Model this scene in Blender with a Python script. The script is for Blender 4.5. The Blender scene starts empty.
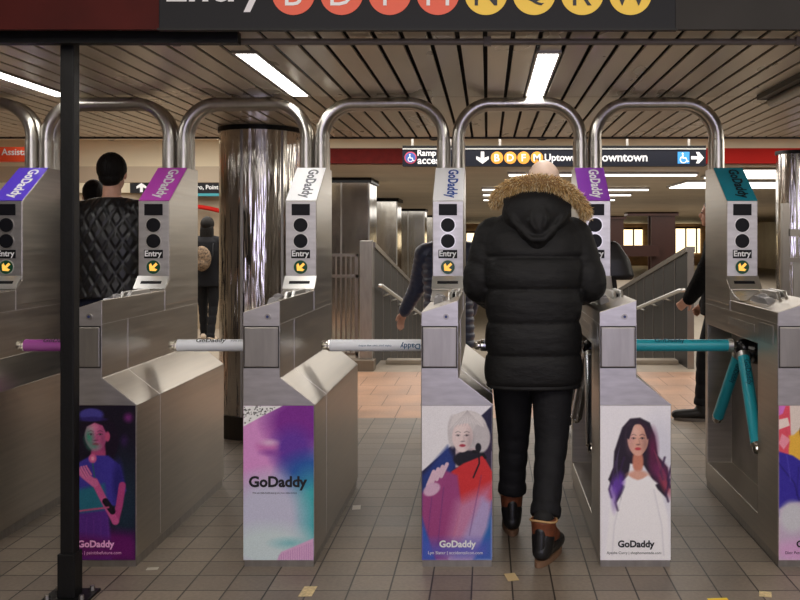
import bpy, bmesh, math, random
import numpy as np
from mathutils import Vector, Matrix

random.seed(7)
scene = bpy.context.scene
C = scene.collection
PI = math.pi

# ------------------------------------------------------------------ camera
cam_d = bpy.data.cameras.new('camera')
cam = bpy.data.objects.new('camera', cam_d)
C.objects.link(cam)
EYE = 1.477
cam.location = (0, -4.05, EYE)
cam.rotation_euler = (PI / 2, 0, 0)
cam_d.sensor_width = 36
cam_d.lens = 40.5
cam_d.shift_x = -87.5 / 800
cam_d.shift_y = -61.0 / 800
cam_d.clip_end = 200
scene.camera = cam

# ------------------------------------------------------------------ world, exposure
w = bpy.data.worlds.new('world')
scene.world = w
w.use_nodes = True
w.node_tree.nodes['Background'].inputs[0].default_value = (1.0, 0.92, 0.82, 1)
w.node_tree.nodes['Background'].inputs[1].default_value = 0.16
scene.view_settings.view_transform = 'Standard'
scene.view_settings.look = 'None'
scene.view_settings.gamma = 1
scene.view_settings.use_curve_mapping = False
scene.view_settings.exposure = 0.50


def area(name, loc, rot, sx, sy, power, col):
    d = bpy.data.lights.new(name, 'AREA')
    d.shape = 'RECTANGLE'
    d.size = sx
    d.size_y = sy
    d.energy = power
    d.color = col
    o = bpy.data.objects.new(name, d)
    C.objects.link(o)
    o.location = loc
    o.rotation_euler = rot
    return o


# fluorescent light of the concourse behind the camera and of the hall beyond
area('ceiling_light_glow', (0.6, -2.4, 2.85), (math.radians(14), 0, 0), 7.0, 1.2, 62, (1.0, 0.93, 0.83))
area('ceiling_light_glow', (0.3, -6.0, 2.85), (math.radians(10), 0, 0), 8.0, 1.5, 95, (1.0, 0.95, 0.9))
area('ceiling_light_glow', (0.0, 4.9, 2.62), (0, 0, 0), 9.0, 1.0, 120, (1.0, 0.96, 0.9))
area('ceiling_light_glow', (3.6, 2.0, 2.2), (0, math.radians(10), 0), 1.2, 2.0, 28, (1.0, 0.93, 0.82))
area('ceiling_light_glow', (1.0, 11.0, 2.28), (0, 0, 0), 7.0, 6.0, 200, (1.0, 0.96, 0.9))
area('ceiling_light_glow', (-4.5, 8.5, 2.75), (0, 0, 0), 5.0, 3.0, 130, (1.0, 0.96, 0.9))
area('ceiling_light_glow', (2.0, 24.0, 2.28), (0, 0, 0), 14.0, 10.0, 480, (1.0, 0.95, 0.88))


# ------------------------------------------------------------------ helpers
def lin(c):
    return tuple((v / 12.92 if v <= 0.04045 else ((v + 0.055) / 1.055) ** 2.4) for v in c)


def rgb(r, g, b):
    return lin((r / 255, g / 255, b / 255))


MATS = {}


def mat(name, col, rough=0.5, metal=0.0, emit=0.0, noise=None, aniso=0.0, spec=0.5, bump=None, rvar=0.0, sheen=0.0):
    """noise=(scale xyz, amount, detail)  bump=(scale xyz, strength)"""
    if name in MATS:
        return MATS[name]
    m = bpy.data.materials.new(name)
    m.use_nodes = True
    nt = m.node_tree
    b = nt.nodes['Principled BSDF']
    b.inputs['Base Color'].default_value = (*col, 1)
    b.inputs['Roughness'].default_value = rough
    b.inputs['Metallic'].default_value = metal
    b.inputs['Specular IOR Level'].default_value = spec
    b.inputs['Anisotropic'].default_value = aniso
    if sheen:
        b.inputs['Sheen Weight'].default_value = sheen
    if emit:
        b.inputs['Emission Color'].default_value = (*col, 1)
        b.inputs['Emission Strength'].default_value = emit
    if noise or bump or rvar:
        tc = nt.nodes.new('ShaderNodeTexCoord')

        def nz(scale, detail=3):
            mp = nt.nodes.new('ShaderNodeMapping')
            mp.inputs['Scale'].default_value = scale
            nt.links.new(tc.outputs['Object'], mp.inputs[0])
            n = nt.nodes.new('ShaderNodeTexNoise')
            n.inputs['Scale'].default_value = 1
            n.inputs['Detail'].default_value = detail
            nt.links.new(mp.outputs[0], n.inputs['Vector'])
            return n
        if noise:
            n = nz(noise[0], noise[2] if len(noise) > 2 else 3)
            mr = nt.nodes.new('ShaderNodeMapRange')
            mr.inputs[1].default_value = 0.3
            mr.inputs[2].default_value = 0.7
            mr.inputs[3].default_value = 1 - noise[1]
            mr.inputs[4].default_value = 1 + noise[1] * 0.5
            nt.links.new(n.outputs['Fac'], mr.inputs[0])
            mx = nt.nodes.new('ShaderNodeVectorMath')
            mx.operation = 'SCALE'
            mx.inputs[0].default_value = col
            nt.links.new(mr.outputs[0], mx.inputs['Scale'])
            nt.links.new(mx.outputs[0], b.inputs['Base Color'])
            if rvar:
                mr2 = nt.nodes.new('ShaderNodeMapRange')
                mr2.inputs[1].default_value = 0.3
                mr2.inputs[2].default_value = 0.7
                mr2.inputs[3].default_value = rough - rvar
                mr2.inputs[4].default_value = rough + rvar
                nt.links.new(n.outputs['Fac'], mr2.inputs[0])
                nt.links.new(mr2.outputs[0], b.inputs['Roughness'])
        if bump:
            n2 = nz(bump[0])
            bp = nt.nodes.new('ShaderNodeBump')
            bp.inputs['Strength'].default_value = bump[1]
            bp.inputs['Distance'].default_value = 0.01
            nt.links.new(n2.outputs['Fac'], bp.inputs['Height'])
            nt.links.new(bp.outputs[0], b.inputs['Normal'])
    MATS[name] = m
    return m


STEEL = mat('brushed_steel', (0.50, 0.462, 0.405), 0.34, 1.0, noise=((4, 2.5, 60), 0.10, 1), rvar=0.035)
STEEL_F = mat('brushed_steel_front', (0.56, 0.54, 0.54), 0.42, 1.0, noise=((9, 9, 40), 0.14, 4))
STEEL_D = mat('steel_panel', (0.42, 0.40, 0.37), 0.40, 1.0, noise=((40, 40, 6), 0.12, 4))
STEEL_P = mat('polished_steel_pipe', (0.60, 0.57, 0.52), 0.30, 1.0, noise=((60, 60, 4), 0.06))
STEEL_L = mat('light_steel', (0.72, 0.71, 0.69), 0.38, 1.0)
CHROME = mat('chrome', (0.78, 0.76, 0.72), 0.12, 1.0)
EDGE = mat('seam_edge', (0.75, 0.73, 0.70), 0.3, 1.0)
DARKSEAM = mat('dark_seam', rgb(45, 42, 40), 0.5)
BLACK = mat('black_plastic', rgb(14, 14, 16), 0.45, spec=.25)
SCREEN = mat('dark_screen', rgb(16, 16, 22), 0.45, spec=.2)
BLACKM = mat('black_paint', rgb(14, 14, 15), 0.5, 0.0, spec=.3, noise=((30, 30, 8), 0.3), bump=((60, 60, 60), 0.1))
WHITE = mat('white_vinyl', rgb(236, 236, 238), 0.4)
INK = mat('black_ink', rgb(22, 22, 30), 0.5)
HOLE = mat('recess_grey', rgb(120, 114, 106), 0.4, 0.8, noise=((6, 6, 6), 0.25))


def children_of(o):
    return [c for c in bpy.data.objects if c.parent == o]


def obj(name, bm, m, parent=None, smooth=False, bevel=0):
    me = bpy.data.meshes.new(name)
    if isinstance(bm, bmesh.types.BMesh):
        bmesh.ops.recalc_face_normals(bm, faces=bm.faces)
        bm.to_mesh(me)
        bm.free()
    else:
        me = bm
        me.name = name
    if isinstance(m, (list, tuple)):
        for k in m:
            me.materials.append(k)
    else:
        me.materials.clear()
        me.materials.append(m)
    if smooth:
        for p in me.polygons:
            p.use_smooth = True
    o = bpy.data.objects.new(name, me)
    C.objects.link(o)
    if parent is not None:
        o.parent = parent
    if bevel:
        md = o.modifiers.new('bevel', 'BEVEL')
        md.width = bevel
        md.segments = 2
        md.limit_method = 'ANGLE'
        md.angle_limit = math.radians(25)
    return o


def tag(o, label, cat, group=None, kind=None):
    o['label'] = label
    o['category'] = cat
    if group:
        o['group'] = group
    if kind:
        o['kind'] = kind
    return o


def struct(name, bm, m, smooth=False, bevel=0, label=None):
    o = obj(name, bm, m, None, smooth, bevel)
    o['kind'] = 'structure'
    if label:
        o['label'] = label
    return o


def empty(name, loc, label, cat, group=None, rz=0):
    o = bpy.data.objects.new(name, None)
    o.empty_display_size = 0.1
    C.objects.link(o)
    o.location = loc
    o.rotation_euler = (0, 0, rz)
    return tag(o, label, cat, group)


def box(bm, x0, x1, y0, y1, z0, z1):
    v = [bm.verts.new((x, y, z)) for x in (x0, x1) for y in (y0, y1) for z in (z0, z1)]
    for f in ((0, 1, 3, 2), (4, 6, 7, 5), (0, 4, 5, 1), (2, 3, 7, 6), (0, 2, 6, 4), (1, 5, 7, 3)):
        bm.faces.new([v[i] for i in f])
    return bm


def B(x0, x1, y0, y1, z0, z1):
    return box(bmesh.new(), x0, x1, y0, y1, z0, z1)


def prism(bm, pts, fn, a, b):
    """polygon pts (u,v) swept between depth a and b; fn(u,v,d)->xyz"""
    A = [bm.verts.new(fn(u, v, a)) for u, v in pts]
    Bv = [bm.verts.new(fn(u, v, b)) for u, v in pts]
    n = len(pts)
    bm.faces.new(A)
    bm.faces.new(Bv[::-1])
    for i in range(n):
        bm.faces.new((A[i], Bv[i], Bv[(i + 1) % n], A[(i + 1) % n]))
    return bm


FXZ = lambda u, v, d: (u, d, v)      # front profile swept along Y
FYZ = lambda u, v, d: (d, u, v)      # side profile swept along X
FXY = lambda u, v, d: (u, v, d)


def cyl(bm, p0, p1, r0, r1=None, n=24, cap=True):
    r1 = r0 if r1 is None else r1
    p0, p1 = Vector(p0), Vector(p1)
    d = (p1 - p0)
    q = d.to_track_quat('Z', 'Y').to_matrix().to_4x4()
    M = Matrix.Translation((p0 + p1) / 2) @ q
    bmesh.ops.create_cone(bm, cap_ends=cap, cap_tris=False, segments=n, radius1=r0, radius2=r1, depth=d.length, matrix=M)
    return bm


def ball(bm, c, r, sc=(1, 1, 1), rot=None, sub=2):
    M = Matrix.Translation(c)
    if rot is not None:
        M = M @ rot.to_4x4()
    M = M @ Matrix.Diagonal((r * sc[0], r * sc[1], r * sc[2], 1))
    bmesh.ops.create_icosphere(bm, subdivisions=sub, radius=1, matrix=M)
    return bm


def tube(bm, path, r, n=16):
    path = [Vector(p) for p in path]
    prev = None
    rings = []
    up = Vector((0, 1, 0.001))
    for i, p in enumerate(path):
        t = (path[min(i + 1, len(path) - 1)] - path[max(i - 1, 0)]).normalized()
        if prev is None:
            a = t.cross(up)
            if a.length < 0.1:
                a = t.cross(Vector((1, 0, 0)))
            a.normalize()
        else:
            a = (prev - t * prev.dot(t)).normalized()
        prev = a
        b = t.cross(a)
        rr = r[i] if isinstance(r, (list, tuple)) else r
        rings.append([bm.verts.new(p + (a * math.cos(2 * PI * k / n) + b * math.sin(2 * PI * k / n)) * rr) for k in range(n)])
    for i in range(len(rings) - 1):
        for k in range(n):
            bm.faces.new((rings[i][k], rings[i][(k + 1) % n], rings[i + 1][(k + 1) % n], rings[i + 1][k]))
    bm.faces.new(rings[0][::-1])
    bm.faces.new(rings[-1])
    return bm


def evaluate(bm, mods):
    me = bpy.data.meshes.new('tmp')
    bm.to_mesh(me)
    bm.free()
    o = bpy.data.objects.new('tmp', me)
    C.objects.link(o)
    for t, props in mods:
        md = o.modifiers.new(t, t)
        for k, v in props.items():
            setattr(md, k, v)
    dg = bpy.context.evaluated_depsgraph_get()
    out = bpy.data.meshes.new_from_object(o.evaluated_get(dg))
    bpy.data.objects.remove(o)
    return out


def remesh(bm, voxel=0.01, it=4):
    bmesh.ops.recalc_face_normals(bm, faces=bm.faces)
    return evaluate(bm, [('REMESH', dict(mode='VOXEL', voxel_size=voxel)), ('SMOOTH', dict(factor=0.5, iterations=it))])


def text(s, origin, xd, yd, m, parent, width=None, height=None, bold=0.0, name='lettering', align='CENTER', lift=0.002, thick=0.0008):
    """flat lettering on a plane spanned by xd (reading direction) and yd (up); origin = middle of the text"""
    cu = bpy.data.curves.new('t', 'FONT')
    cu.body = s
    cu.size = 1
    cu.offset = bold
    cu.extrude = 0.0
    cu.resolution_u = 3
    o = bpy.data.objects.new('t', cu)
    C.objects.link(o)
    dg = bpy.context.evaluated_depsgraph_get()
    me = bpy.data.meshes.new_from_object(o.evaluated_get(dg))
    bpy.data.objects.remove(o)
    bpy.data.curves.remove(cu)
    xs = [v.co.x for v in me.vertices]
    ys = [v.co.y for v in me.vertices]
    w0, h0 = max(xs) - min(xs), max(ys) - min(ys)
    cx, cy = (max(xs) + min(xs)) / 2, (max(ys) + min(ys)) / 2
    if width and height:
        sx, sy = width / w0, height / h0
    elif width:
        sx = sy = width / w0
    else:
        sx = sy = height / h0
    xd, yd = Vector(xd).normalized(), Vector(yd).normalized()
    nn = xd.cross(yd)
    og = Vector(origin) + nn * lift
    if align == 'LEFT':
        cx = min(xs)
    for v in me.vertices:
        v.co = og + xd * ((v.co.x - cx) * sx) + yd * ((v.co.y - cy) * sy)
    ob = obj(name, me, m, parent)
    return ob


def disc(bm, c, xd, yd, r, t=0.003, n=32):
    c = Vector(c)
    nn = Vector(xd).normalized().cross(Vector(yd).normalized())
    return cyl(bm, c, c + nn * t, r, r, n)


def shape(bm, pts, c, xd, yd, t=0.002, lift=0.0):
    c, xd, yd = Vector(c), Vector(xd).normalized(), Vector(yd).normalized()
    nn = xd.cross(yd)
    A = [bm.verts.new(c + xd * u + yd * v + nn * lift) for u, v in pts]
    Bv = [bm.verts.new(c + xd * u + yd * v + nn * (lift + t)) for u, v in pts]
    n = len(pts)
    bm.faces.new(A[::-1])
    bm.faces.new(Bv)
    for i in range(n):
        bm.faces.new((A[i], A[(i + 1) % n], Bv[(i + 1) % n], Bv[i]))
    return bm


X, Z, MY = Vector((1, 0, 0)), Vector((0, 0, 1)), Vector((0, -1, 0))


def arrow_pts(L, w, ang):
    """solid arrow pointing to +x turned by ang"""
    h = w * 1.0
    p = [(-L / 2, -w * .32), (0.02 * L, -w * .32), (-0.12 * L, -h * 1.15), (0.12 * L, -h * 1.15), (L / 2, 0), (0.12 * L, h * 1.15),
         (-0.12 * L, h * 1.15), (0.02 * L, w * .32), (-L / 2, w * .32)]
    c, s = math.cos(ang), math.sin(ang)
    return [(u * c - v * s, u * s + v * c) for u, v in p]


def wheelchair(c, r, m, parent, name='wheelchair_symbol', xd=X, yd=Z):
    bm = bmesh.new()
    t = 0.0015
    hp = [(math.cos(a) * r * .13 - r * .12, math.sin(a) * r * .13 + r * .62) for a in [k * PI / 6 for k in range(12)]]
    shape(bm, hp, c, xd, yd, t, 0.003)
    # body, seat, leg
    shape(bm, [(-.2 * r, .45 * r), (-.02 * r, .45 * r), (.02 * r, .1 * r), (.38 * r, .1 * r), (.55 * r, -.38 * r), (.72 * r, -.32 * r),
               (.76 * r, -.44 * r), (.46 * r, -.56 * r), (.26 * r, -.04 * r), (-.14 * r, -.04 * r)], c, xd, yd, t, 0.003)
    # wheel ring
    inner, outer = [], []
    N = 14
    for k in range(N + 1):
        a = math.radians(115 + k * 215 / N)
        outer.append((math.cos(a) * r * .5 - .02 * r, math.sin(a) * r * .5 - .2 * r))
        inner.append((math.cos(a) * r * .36 - .02 * r, math.sin(a) * r * .36 - .2 * r))
    for k in range(N):
        shape(bm, [outer[k], outer[k + 1], inner[k + 1], inner[k]], c, xd, yd, t, 0.003)
    return obj(name, bm, m, parent)


# ------------------------------------------------------------------ floor
def tile_mat(name, bw, bh, ox, oy, c1, c2, mortar, rough=0.42, off=0.0, msize=0.004):
    m = bpy.data.materials.new(name)
    m.use_nodes = True
    nt = m.node_tree
    b = nt.nodes['Principled BSDF']
    tc = nt.nodes.new('ShaderNodeTexCoord')
    mp = nt.nodes.new('ShaderNodeMapping')
    mp.inputs['Location'].default_value = (-ox, -oy, 0)
    nt.links.new(tc.outputs['Object'], mp.inputs[0])
    br = nt.nodes.new('ShaderNodeTexBrick')
    br.offset = off
    br.squash = 1
    br.inputs['Scale'].default_value = 1
    br.inputs['Brick Width'].default_value = bw
    br.inputs['Row Height'].default_value = bh
    br.inputs['Mortar Size'].default_value = msize
    br.inputs['Mortar Smooth'].default_value = 0.3
    br.inputs['Color1'].default_value = (*c1, 1)
    br.inputs['Color2'].default_value = (*c2, 1)
    br.inputs['Mortar'].default_value = (*mortar, 1)
    nt.links.new(mp.outputs[0], br.inputs['Vector'])
    n = nt.nodes.new('ShaderNodeTexNoise')
    n.inputs['Scale'].default_value = 2.3
    n.inputs['Detail'].default_value = 6
    nt.links.new(tc.outputs['Object'], n.inputs['Vector'])
    n3 = nt.nodes.new('ShaderNodeTexNoise')
    n3.inputs['Scale'].default_value = 60
    n3.inputs['Detail'].default_value = 3
    nt.links.new(tc.outputs['Object'], n3.inputs['Vector'])
    ad = nt.nodes.new('ShaderNodeMath')
    ad.operation = 'MULTIPLY_ADD'
    ad.inputs[1].default_value = 0.5
    nt.links.new(n3.outputs['Fac'], ad.inputs[0])
    nt.links.new(n.outputs['Fac'], ad.inputs[2])
    mr = nt.nodes.new('ShaderNodeMapRange')
    mr.inputs[1].default_value = 0.5
    mr.inputs[2].default_value = 1.0
    mr.inputs[3].default_value = 0.68
    mr.inputs[4].default_value = 1.22
    nt.links.new(ad.outputs[0], mr.inputs[0])
    mx = nt.nodes.new('ShaderNodeVectorMath')
    mx.operation = 'SCALE'
    nt.links.new(br.outputs['Color'], mx.inputs[0])
    nt.links.new(mr.outputs[0], mx.inputs['Scale'])
    nt.links.new(mx.outputs[0], b.inputs['Base Color'])
    rr = nt.nodes.new('ShaderNodeMapRange')
    rr.inputs[3].default_value = rough - 0.1
    rr.inputs[4].default_value = rough + 0.2
    nt.links.new(n.outputs['Fac'], rr.inputs[0])
    nt.links.new(rr.outputs[0], b.inputs['Roughness'])
    bp = nt.nodes.new('ShaderNodeBump')
    bp.inputs['Strength'].default_value = 0.5
    bp.inputs['Distance'].default_value = 0.002
    bp.invert = True
    nt.links.new(br.outputs['Fac'], bp.inputs['Height'])
    nt.links.new(bp.outputs[0], b.inputs['Normal'])
    return m


XL, XR, YB, YF = -9.0, 14.0, -9.0, 46.0
RX0, RX1 = -1.38, 2.36        # ramp walls
struct('floor', B(XL, XR, YB, 3.38, -0.1, 0),
       tile_mat('floor_tiles', 0.172, 0.17, -0.583, -0.099, rgb(136, 123, 109), rgb(116, 105, 94), rgb(46, 40, 34)))
struct('floor_terracotta', B(XL, XR, 3.38, 5.95, -0.1, 0),
       tile_mat('terracotta_tiles', 0.345, 0.55, -1.63, 3.38, rgb(176, 138, 112), rgb(166, 130, 106), rgb(96, 74, 58), off=0.5))
LAND = mat('landing_concrete', rgb(150, 138, 122), 0.6, noise=((6, 6, 6), 0.12))
bm = B(XL, XR, 5.95, 6.9, -0.1, 0.0)
box(bm, XL, RX0, 6.9, YF, -0.1, 0)
box(bm, RX1, XR, 6.9, YF, -0.1, 0)
struct('floor_landing', bm, LAND)
bm = bmesh.new()
prism(bm, [(6.9, 0), (20, -1.9), (20, -2.0), (6.9, -0.1)], FYZ, RX0, RX1)
struct('floor_ramp', bm, LAND)
struct('floor_lower', B(RX0, RX1, 20, YF, -2.0, -1.9), LAND)

# ------------------------------------------------------------------ ceiling
SLAT = mat('ceiling_slat', (0.70, 0.62, 0.49), 0.30, 0.30, noise=((3, 1.2, 3), 0.10), rvar=0.05)
CZ = 2.32
bm = bmesh.new()
for k in range(-62, 63):
    x = -0.01 + k * 0.1155
    for (a, b) in ((-0.50, -0.16), (-0.13, 1.28), (1.295, 3.39)):
        box(bm, x + 0.0095, x + 0.106, a, b, CZ, CZ + 0.012)
struct('ceiling_slats', bm, SLAT, bevel=0.003)
bm = B(XL, XR, -0.5, 3.42, CZ + 0.05, CZ + 0.1)
struct('ceiling_void', bm, mat('ceiling_void', rgb(26, 24, 22), 0.8))
struct('trim_1', B(XL, XR, 3.395, 3.43, CZ - 0.012, 2.66), mat('dark_bronze', rgb(48, 42, 36), 0.5))
CREAM = mat('cream_paint', rgb(226, 214, 186), 0.6, noise=((0.7, 2, 2), 0.1))
TAN = mat('tan_ceiling', rgb(184, 170, 148), 0.55, noise=((0.5, 1.5, 1), 0.12))
struct('ceiling_middle', B(XL, XR, 3.43, 6.3, 2.68, 2.75), CREAM)
struct('ceiling_far', B(-2.4, XR, 6.2, YF, CZ, 2.4), TAN)
struct('ceiling_far_left', B(XL, -2.4, 6.2, YF, 2.9, 3.0), TAN)
struct('ceiling_rear', B(XL, XR, YB, -0.62, 3.05, 3.12), mat('rear_ceiling', rgb(190, 176, 150), 0.5))

# beams on the far soffit
struct('trim_2', B(-2.4, XR, 6.12, 6.2, 2.50, 2.68), CREAM)
RED = mat('red_enamel', rgb(172, 26, 18), 0.6, noise=((2, 2, 2), 0.1), spec=.15)
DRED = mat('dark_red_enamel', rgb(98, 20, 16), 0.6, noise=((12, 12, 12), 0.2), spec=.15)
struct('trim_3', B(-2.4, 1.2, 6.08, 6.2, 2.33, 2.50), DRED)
struct('trim_4', B(1.2, XR, 6.08, 6.2, 2.33, 2.50), RED)
# walls
WALL = mat('wall_paint', rgb(156, 142, 120), 0.5, noise=((1, 1, 1), 0.2))
struct('wall_left', B(XL - .1, XL, YB, YF, -2, 3.1), WALL)
struct('wall_right', B(XR, XR + .1, YB, YF, -2, 3.1), WALL)
struct('wall_rear', B(XL, XR, YB - .1, YB, -0.1, 3.1), mat('rear_wall', rgb(170, 158, 142), 0.4, noise=((1, 1, 2), 0.3)))
struct('wall_far', B(XL, XR, YF, YF + .1, -2, 3.1), mat('far_wall', rgb(150, 122, 90), 0.6, noise=((1.5, 1, 3), 0.4)))


# ------------------------------------------------------------------ ceiling lights
TUBE = mat('lit_diffuser', (1.0, 0.97, 0.92), 0.5, emit=9.0)
TUBE_F = mat('lit_strip', (1.0, 0.96, 0.88), 0.5, emit=2.2)
OFFD = mat('dark_fixture', rgb(46, 40, 34), 0.4)


def ceiling_light(x, y0, y1, label, lit=True, drop=0.012):
    t = empty('ceiling_light', (x, (y0 + y1) / 2, CZ - drop), label, 'ceiling light', 'fluorescent lights in the slatted ceiling' if lit else None)
    h = (y1 - y0) / 2
    w_ = 0.046 if lit else 0.07
    bm = bmesh.new()
    for s in (-1, 1):
        box(bm, min(s * w_, s * (w_ + .012)), max(s * w_, s * (w_ + .012)), -h, h, 0, drop + 0.01)
        box(bm, -w_ - .012, w_ + .012, min(s * h, s * (h + .025)), max(s * h, s * (h + .025)), 0, drop + 0.01)
    obj('frame', bm, OFFD if not lit else STEEL_D, t, bevel=0.002)
    obj('diffuser', B(-w_, w_, -h, h, 0.004, drop + 0.01), TUBE if lit else OFFD, t)
    if not lit:
        bm = bmesh.new()
        cyl(bm, (0, -h, -0.015), (0, h, -0.015), 0.03, 0.03, 14)
        obj('housing', bm, STEEL_D, t, smooth=True)
    return t


ceiling_light(-1.09, 0.0, 1.2, 'bright fluorescent light in the slatted ceiling, above the stainless round column')
ceiling_light(0.275, 0.0, 1.2, 'bright fluorescent light in the slatted ceiling above the parka wearer')
ceiling_light(-2.48, -0.1, 1.22, 'bright fluorescent light in the slatted ceiling at the left edge, left of the black post')
for x_, lab in ((-3.87, 'bright fluorescent light outside the left edge of the picture, nearer one'), (-5.26, 'bright fluorescent light farthest left, outside the picture'),  # left pair added, unseen, to brighten the column and turnstile sides
                (3.04, 'bright fluorescent light outside the right edge of the picture, nearer one'), (4.43, 'bright fluorescent light farthest right, outside the picture')):  # farthest right one added too, unseen; nearer one fits the ceiling reflections
    ceiling_light(x_, 0.0, 1.2, lab)
ceiling_light(1.66, 0.0, 1.2, 'unlit dark fluorescent fixture under the slatted ceiling at the right edge', lit=False, drop=0.03)

for i, (yy, x0, x1) in enumerate(((7.3, 0.25, 2.65), (10.7, -0.1, 2.65), (12.5, -0.1, 2.65), (14.6, -0.1, 2.65))):
    lab = ['long white strip light on the far ceiling, just under the black direction sign',
           'second white strip light on the far ceiling below the direction sign',
           'third white strip light on the far ceiling below the direction sign',
           'farthest white strip light on the far ceiling'][i]
    t = empty('strip_light', ((x0 + x1) / 2, yy, CZ - 0.05), lab, 'ceiling light', 'strip lights on the far ceiling')
    hw = (x1 - x0) / 2
    obj('housing', B(-hw, hw, -.06, .06, 0.02, 0.05), STEEL_D, t)
    obj('diffuser', B(-hw + .02, hw - .02, -.05, .05, 0.0, 0.02), TUBE_F, t)
for i, (x, yy) in enumerate(((3.75, 7.3), (3.75, 9.6))):  # added glowing panels standing in for the bright reflective metal ceiling
    t = empty('light_panel', (x, yy, CZ - 0.04), ['bright square ceiling panel behind the rightmost turnstile, nearer', 'bright square ceiling panel behind the rightmost turnstile, farther'][i], 'ceiling light')
    obj('frame', B(-.9, .9, -.7, .7, 0.015, 0.04), STEEL_D, t)
    obj('diffuser', B(-.86, .86, -.66, .66, 0.0, 0.015), TUBE_F, t)

# conduit under the ceiling in front
bm = bmesh.new()
cyl(bm, (-6, -0.295, 2.300), (6, -0.295, 2.300), 0.014, 0.014, 12)
for k in range(-4, 5):
    box(bm, k * 1.3 - .015, k * 1.3 + .015, -0.312, -0.278, 2.284, CZ - .001)
tag(obj('conduit_pipe', bm, mat('grey_conduit', rgb(128, 122, 116), 0.5, 0.3), None, smooth=False),
    'thin grey metal conduit running the full width under the slatted ceiling, behind the entry sign', 'pipe')

# ------------------------------------------------------------------ overhead entry sign
SY = -0.56
struct('trim_5', B(XL, -1.275, SY + .005, SY + .03, 2.291, 3.1), mat('maroon_panel', rgb(74, 20, 16), 0.6, noise=((4, 4, 4), 0.25), spec=.15))
struct('trim_6', B(0.73, XR, SY + .005, SY + .03, 2.291, 3.1), mat('charcoal_panel', rgb(52, 49, 47), 0.6, noise=((4, 4, 4), 0.15), spec=.2))
struct('trim_7', B(-1.275, 0.73, SY + .03, SY + .05, 2.30, 3.1), BLACKM)
struct('trim_8', B(-3.2, -1.0, SY + .11, SY + .16, 2.262, 2.31), BLACKM)
SIGNB = mat('sign_black', rgb(24, 24, 29), 0.5, spec=.2)
SIGNW = mat('sign_white', rgb(225, 222, 226), 0.4)
OR = mat('sign_orange_red', rgb(232, 84, 48), 0.4)
YE = mat('sign_yellow', rgb(245, 202, 52), 0.4)
t = empty('entry_sign', (-0.27, SY, 2.291), 'large black overhead sign reading Entry with orange and yellow train line circles', 'sign')
obj('sign_board', B(-1.005, 1.0, 0, .028, 0, .42), SIGNB, t, bevel=0.003)
obj('sign_frame', B(-1.01, 1.005, -.004, .028, -.004, .003), BLACKM, t)
ox = -0.27
text('Entry', (-1.052 - ox, 0, 2.442 - 2.291), X, Z, SIGNW, t, width=0.385, bold=0.02)
for i, ch in enumerate('BDFMNQRW'):
    cx = -0.752 + i * 0.1865 - ox
    cz = 2.4285 - 2.291
    bm = bmesh.new()
    disc(bm, (cx, 0, cz), X, Z, 0.0835, 0.003, 40)
    d = obj('route_bullet', bm, OR if i < 4 else YE, t)
    text(ch, (cx, -0.003, cz), X, Z, WHITE if i < 4 else INK, d, height=0.094, bold=0.0)

# ------------------------------------------------------------------ black post
px = -1.719
t = empty('steel_post', (px, -0.345, 0), 'slim black painted square post standing in front of the turnstiles on the left', 'post')
obj('shaft', B(-.028, .028, -.028, .028, 0.012, 2.315), BLACKM, t, bevel=0.004)
obj('base_sleeve', B(-.036, .036, -.036, .036, 0.012, 0.19), BLACKM, t, bevel=0.003)
obj('base_plate', B(-.095, .095, -.075, .075, 0, 0.012), BLACKM, t, bevel=0.002)
for sx in (-1, 1):
    for sy in (-1, 1):
        bm = bmesh.new()
        cyl(bm, (sx * .07, sy * .05, .012), (sx * .07, sy * .05, .032), .011, .009, 6)
        obj('bolt', bm, STEEL_D, t)
# floor litter
def litter(name, x, y, w_, h_, a, m, lab, cat='sticker'):
    bm = bmesh.new()
    prism(bm, [(-w_ / 2, -h_ / 2), (w_ / 2, -h_ / 2 * .9), (w_ / 2 * .96, h_ / 2), (-w_ / 2, h_ / 2 * .93)], FXY, 0, 0.0015)
    o = tag(obj(name, bm, m), lab, cat)
    o.location = (x, y, 0.0002)
    o.rotation_euler.z = a
    return o


YEL = mat('yellow_paper', rgb(250, 215, 40), 0.5)
PALE = mat('pale_paper', rgb(222, 200, 150), 0.6, noise=((60, 60, 60), 0.3))
litter('floor_sticker', 0.945, -0.40, .085, .10, .03, YEL, 'bright yellow paper on the floor at the bottom edge, right of centre')
t_ = litter('floor_sticker', -0.752, -0.28, .055, .11, -.05, PALE, 'small cream label stuck on the tiles in front of the pink and teal poster')
litter('floor_scrap', 0.105, -0.12, .05, .09, .2, mat('leaf_scrap', rgb(200, 176, 130), .6), 'small tan leaf-like scrap on the floor in front of the boots', 'litter')
litter('floor_scrap', 1.155, -0.31, .05, .06, -.3, PALE, 'small tan paper scrap on the tiles at the bottom right', 'litter')
litter('floor_scrap', -0.72, 0.90, .045, .08, .1, mat('white_scrap', rgb(220, 214, 205), .6), 'tiny white scrap beside the pink and teal poster turnstile', 'litter')
litter('floor_scrap', -1.5, -0.02, .05, .03, .1, mat('white_scrap2', rgb(190, 184, 170), .6), 'tiny pale scrap on the floor just right of the black post', 'litter')


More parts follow.
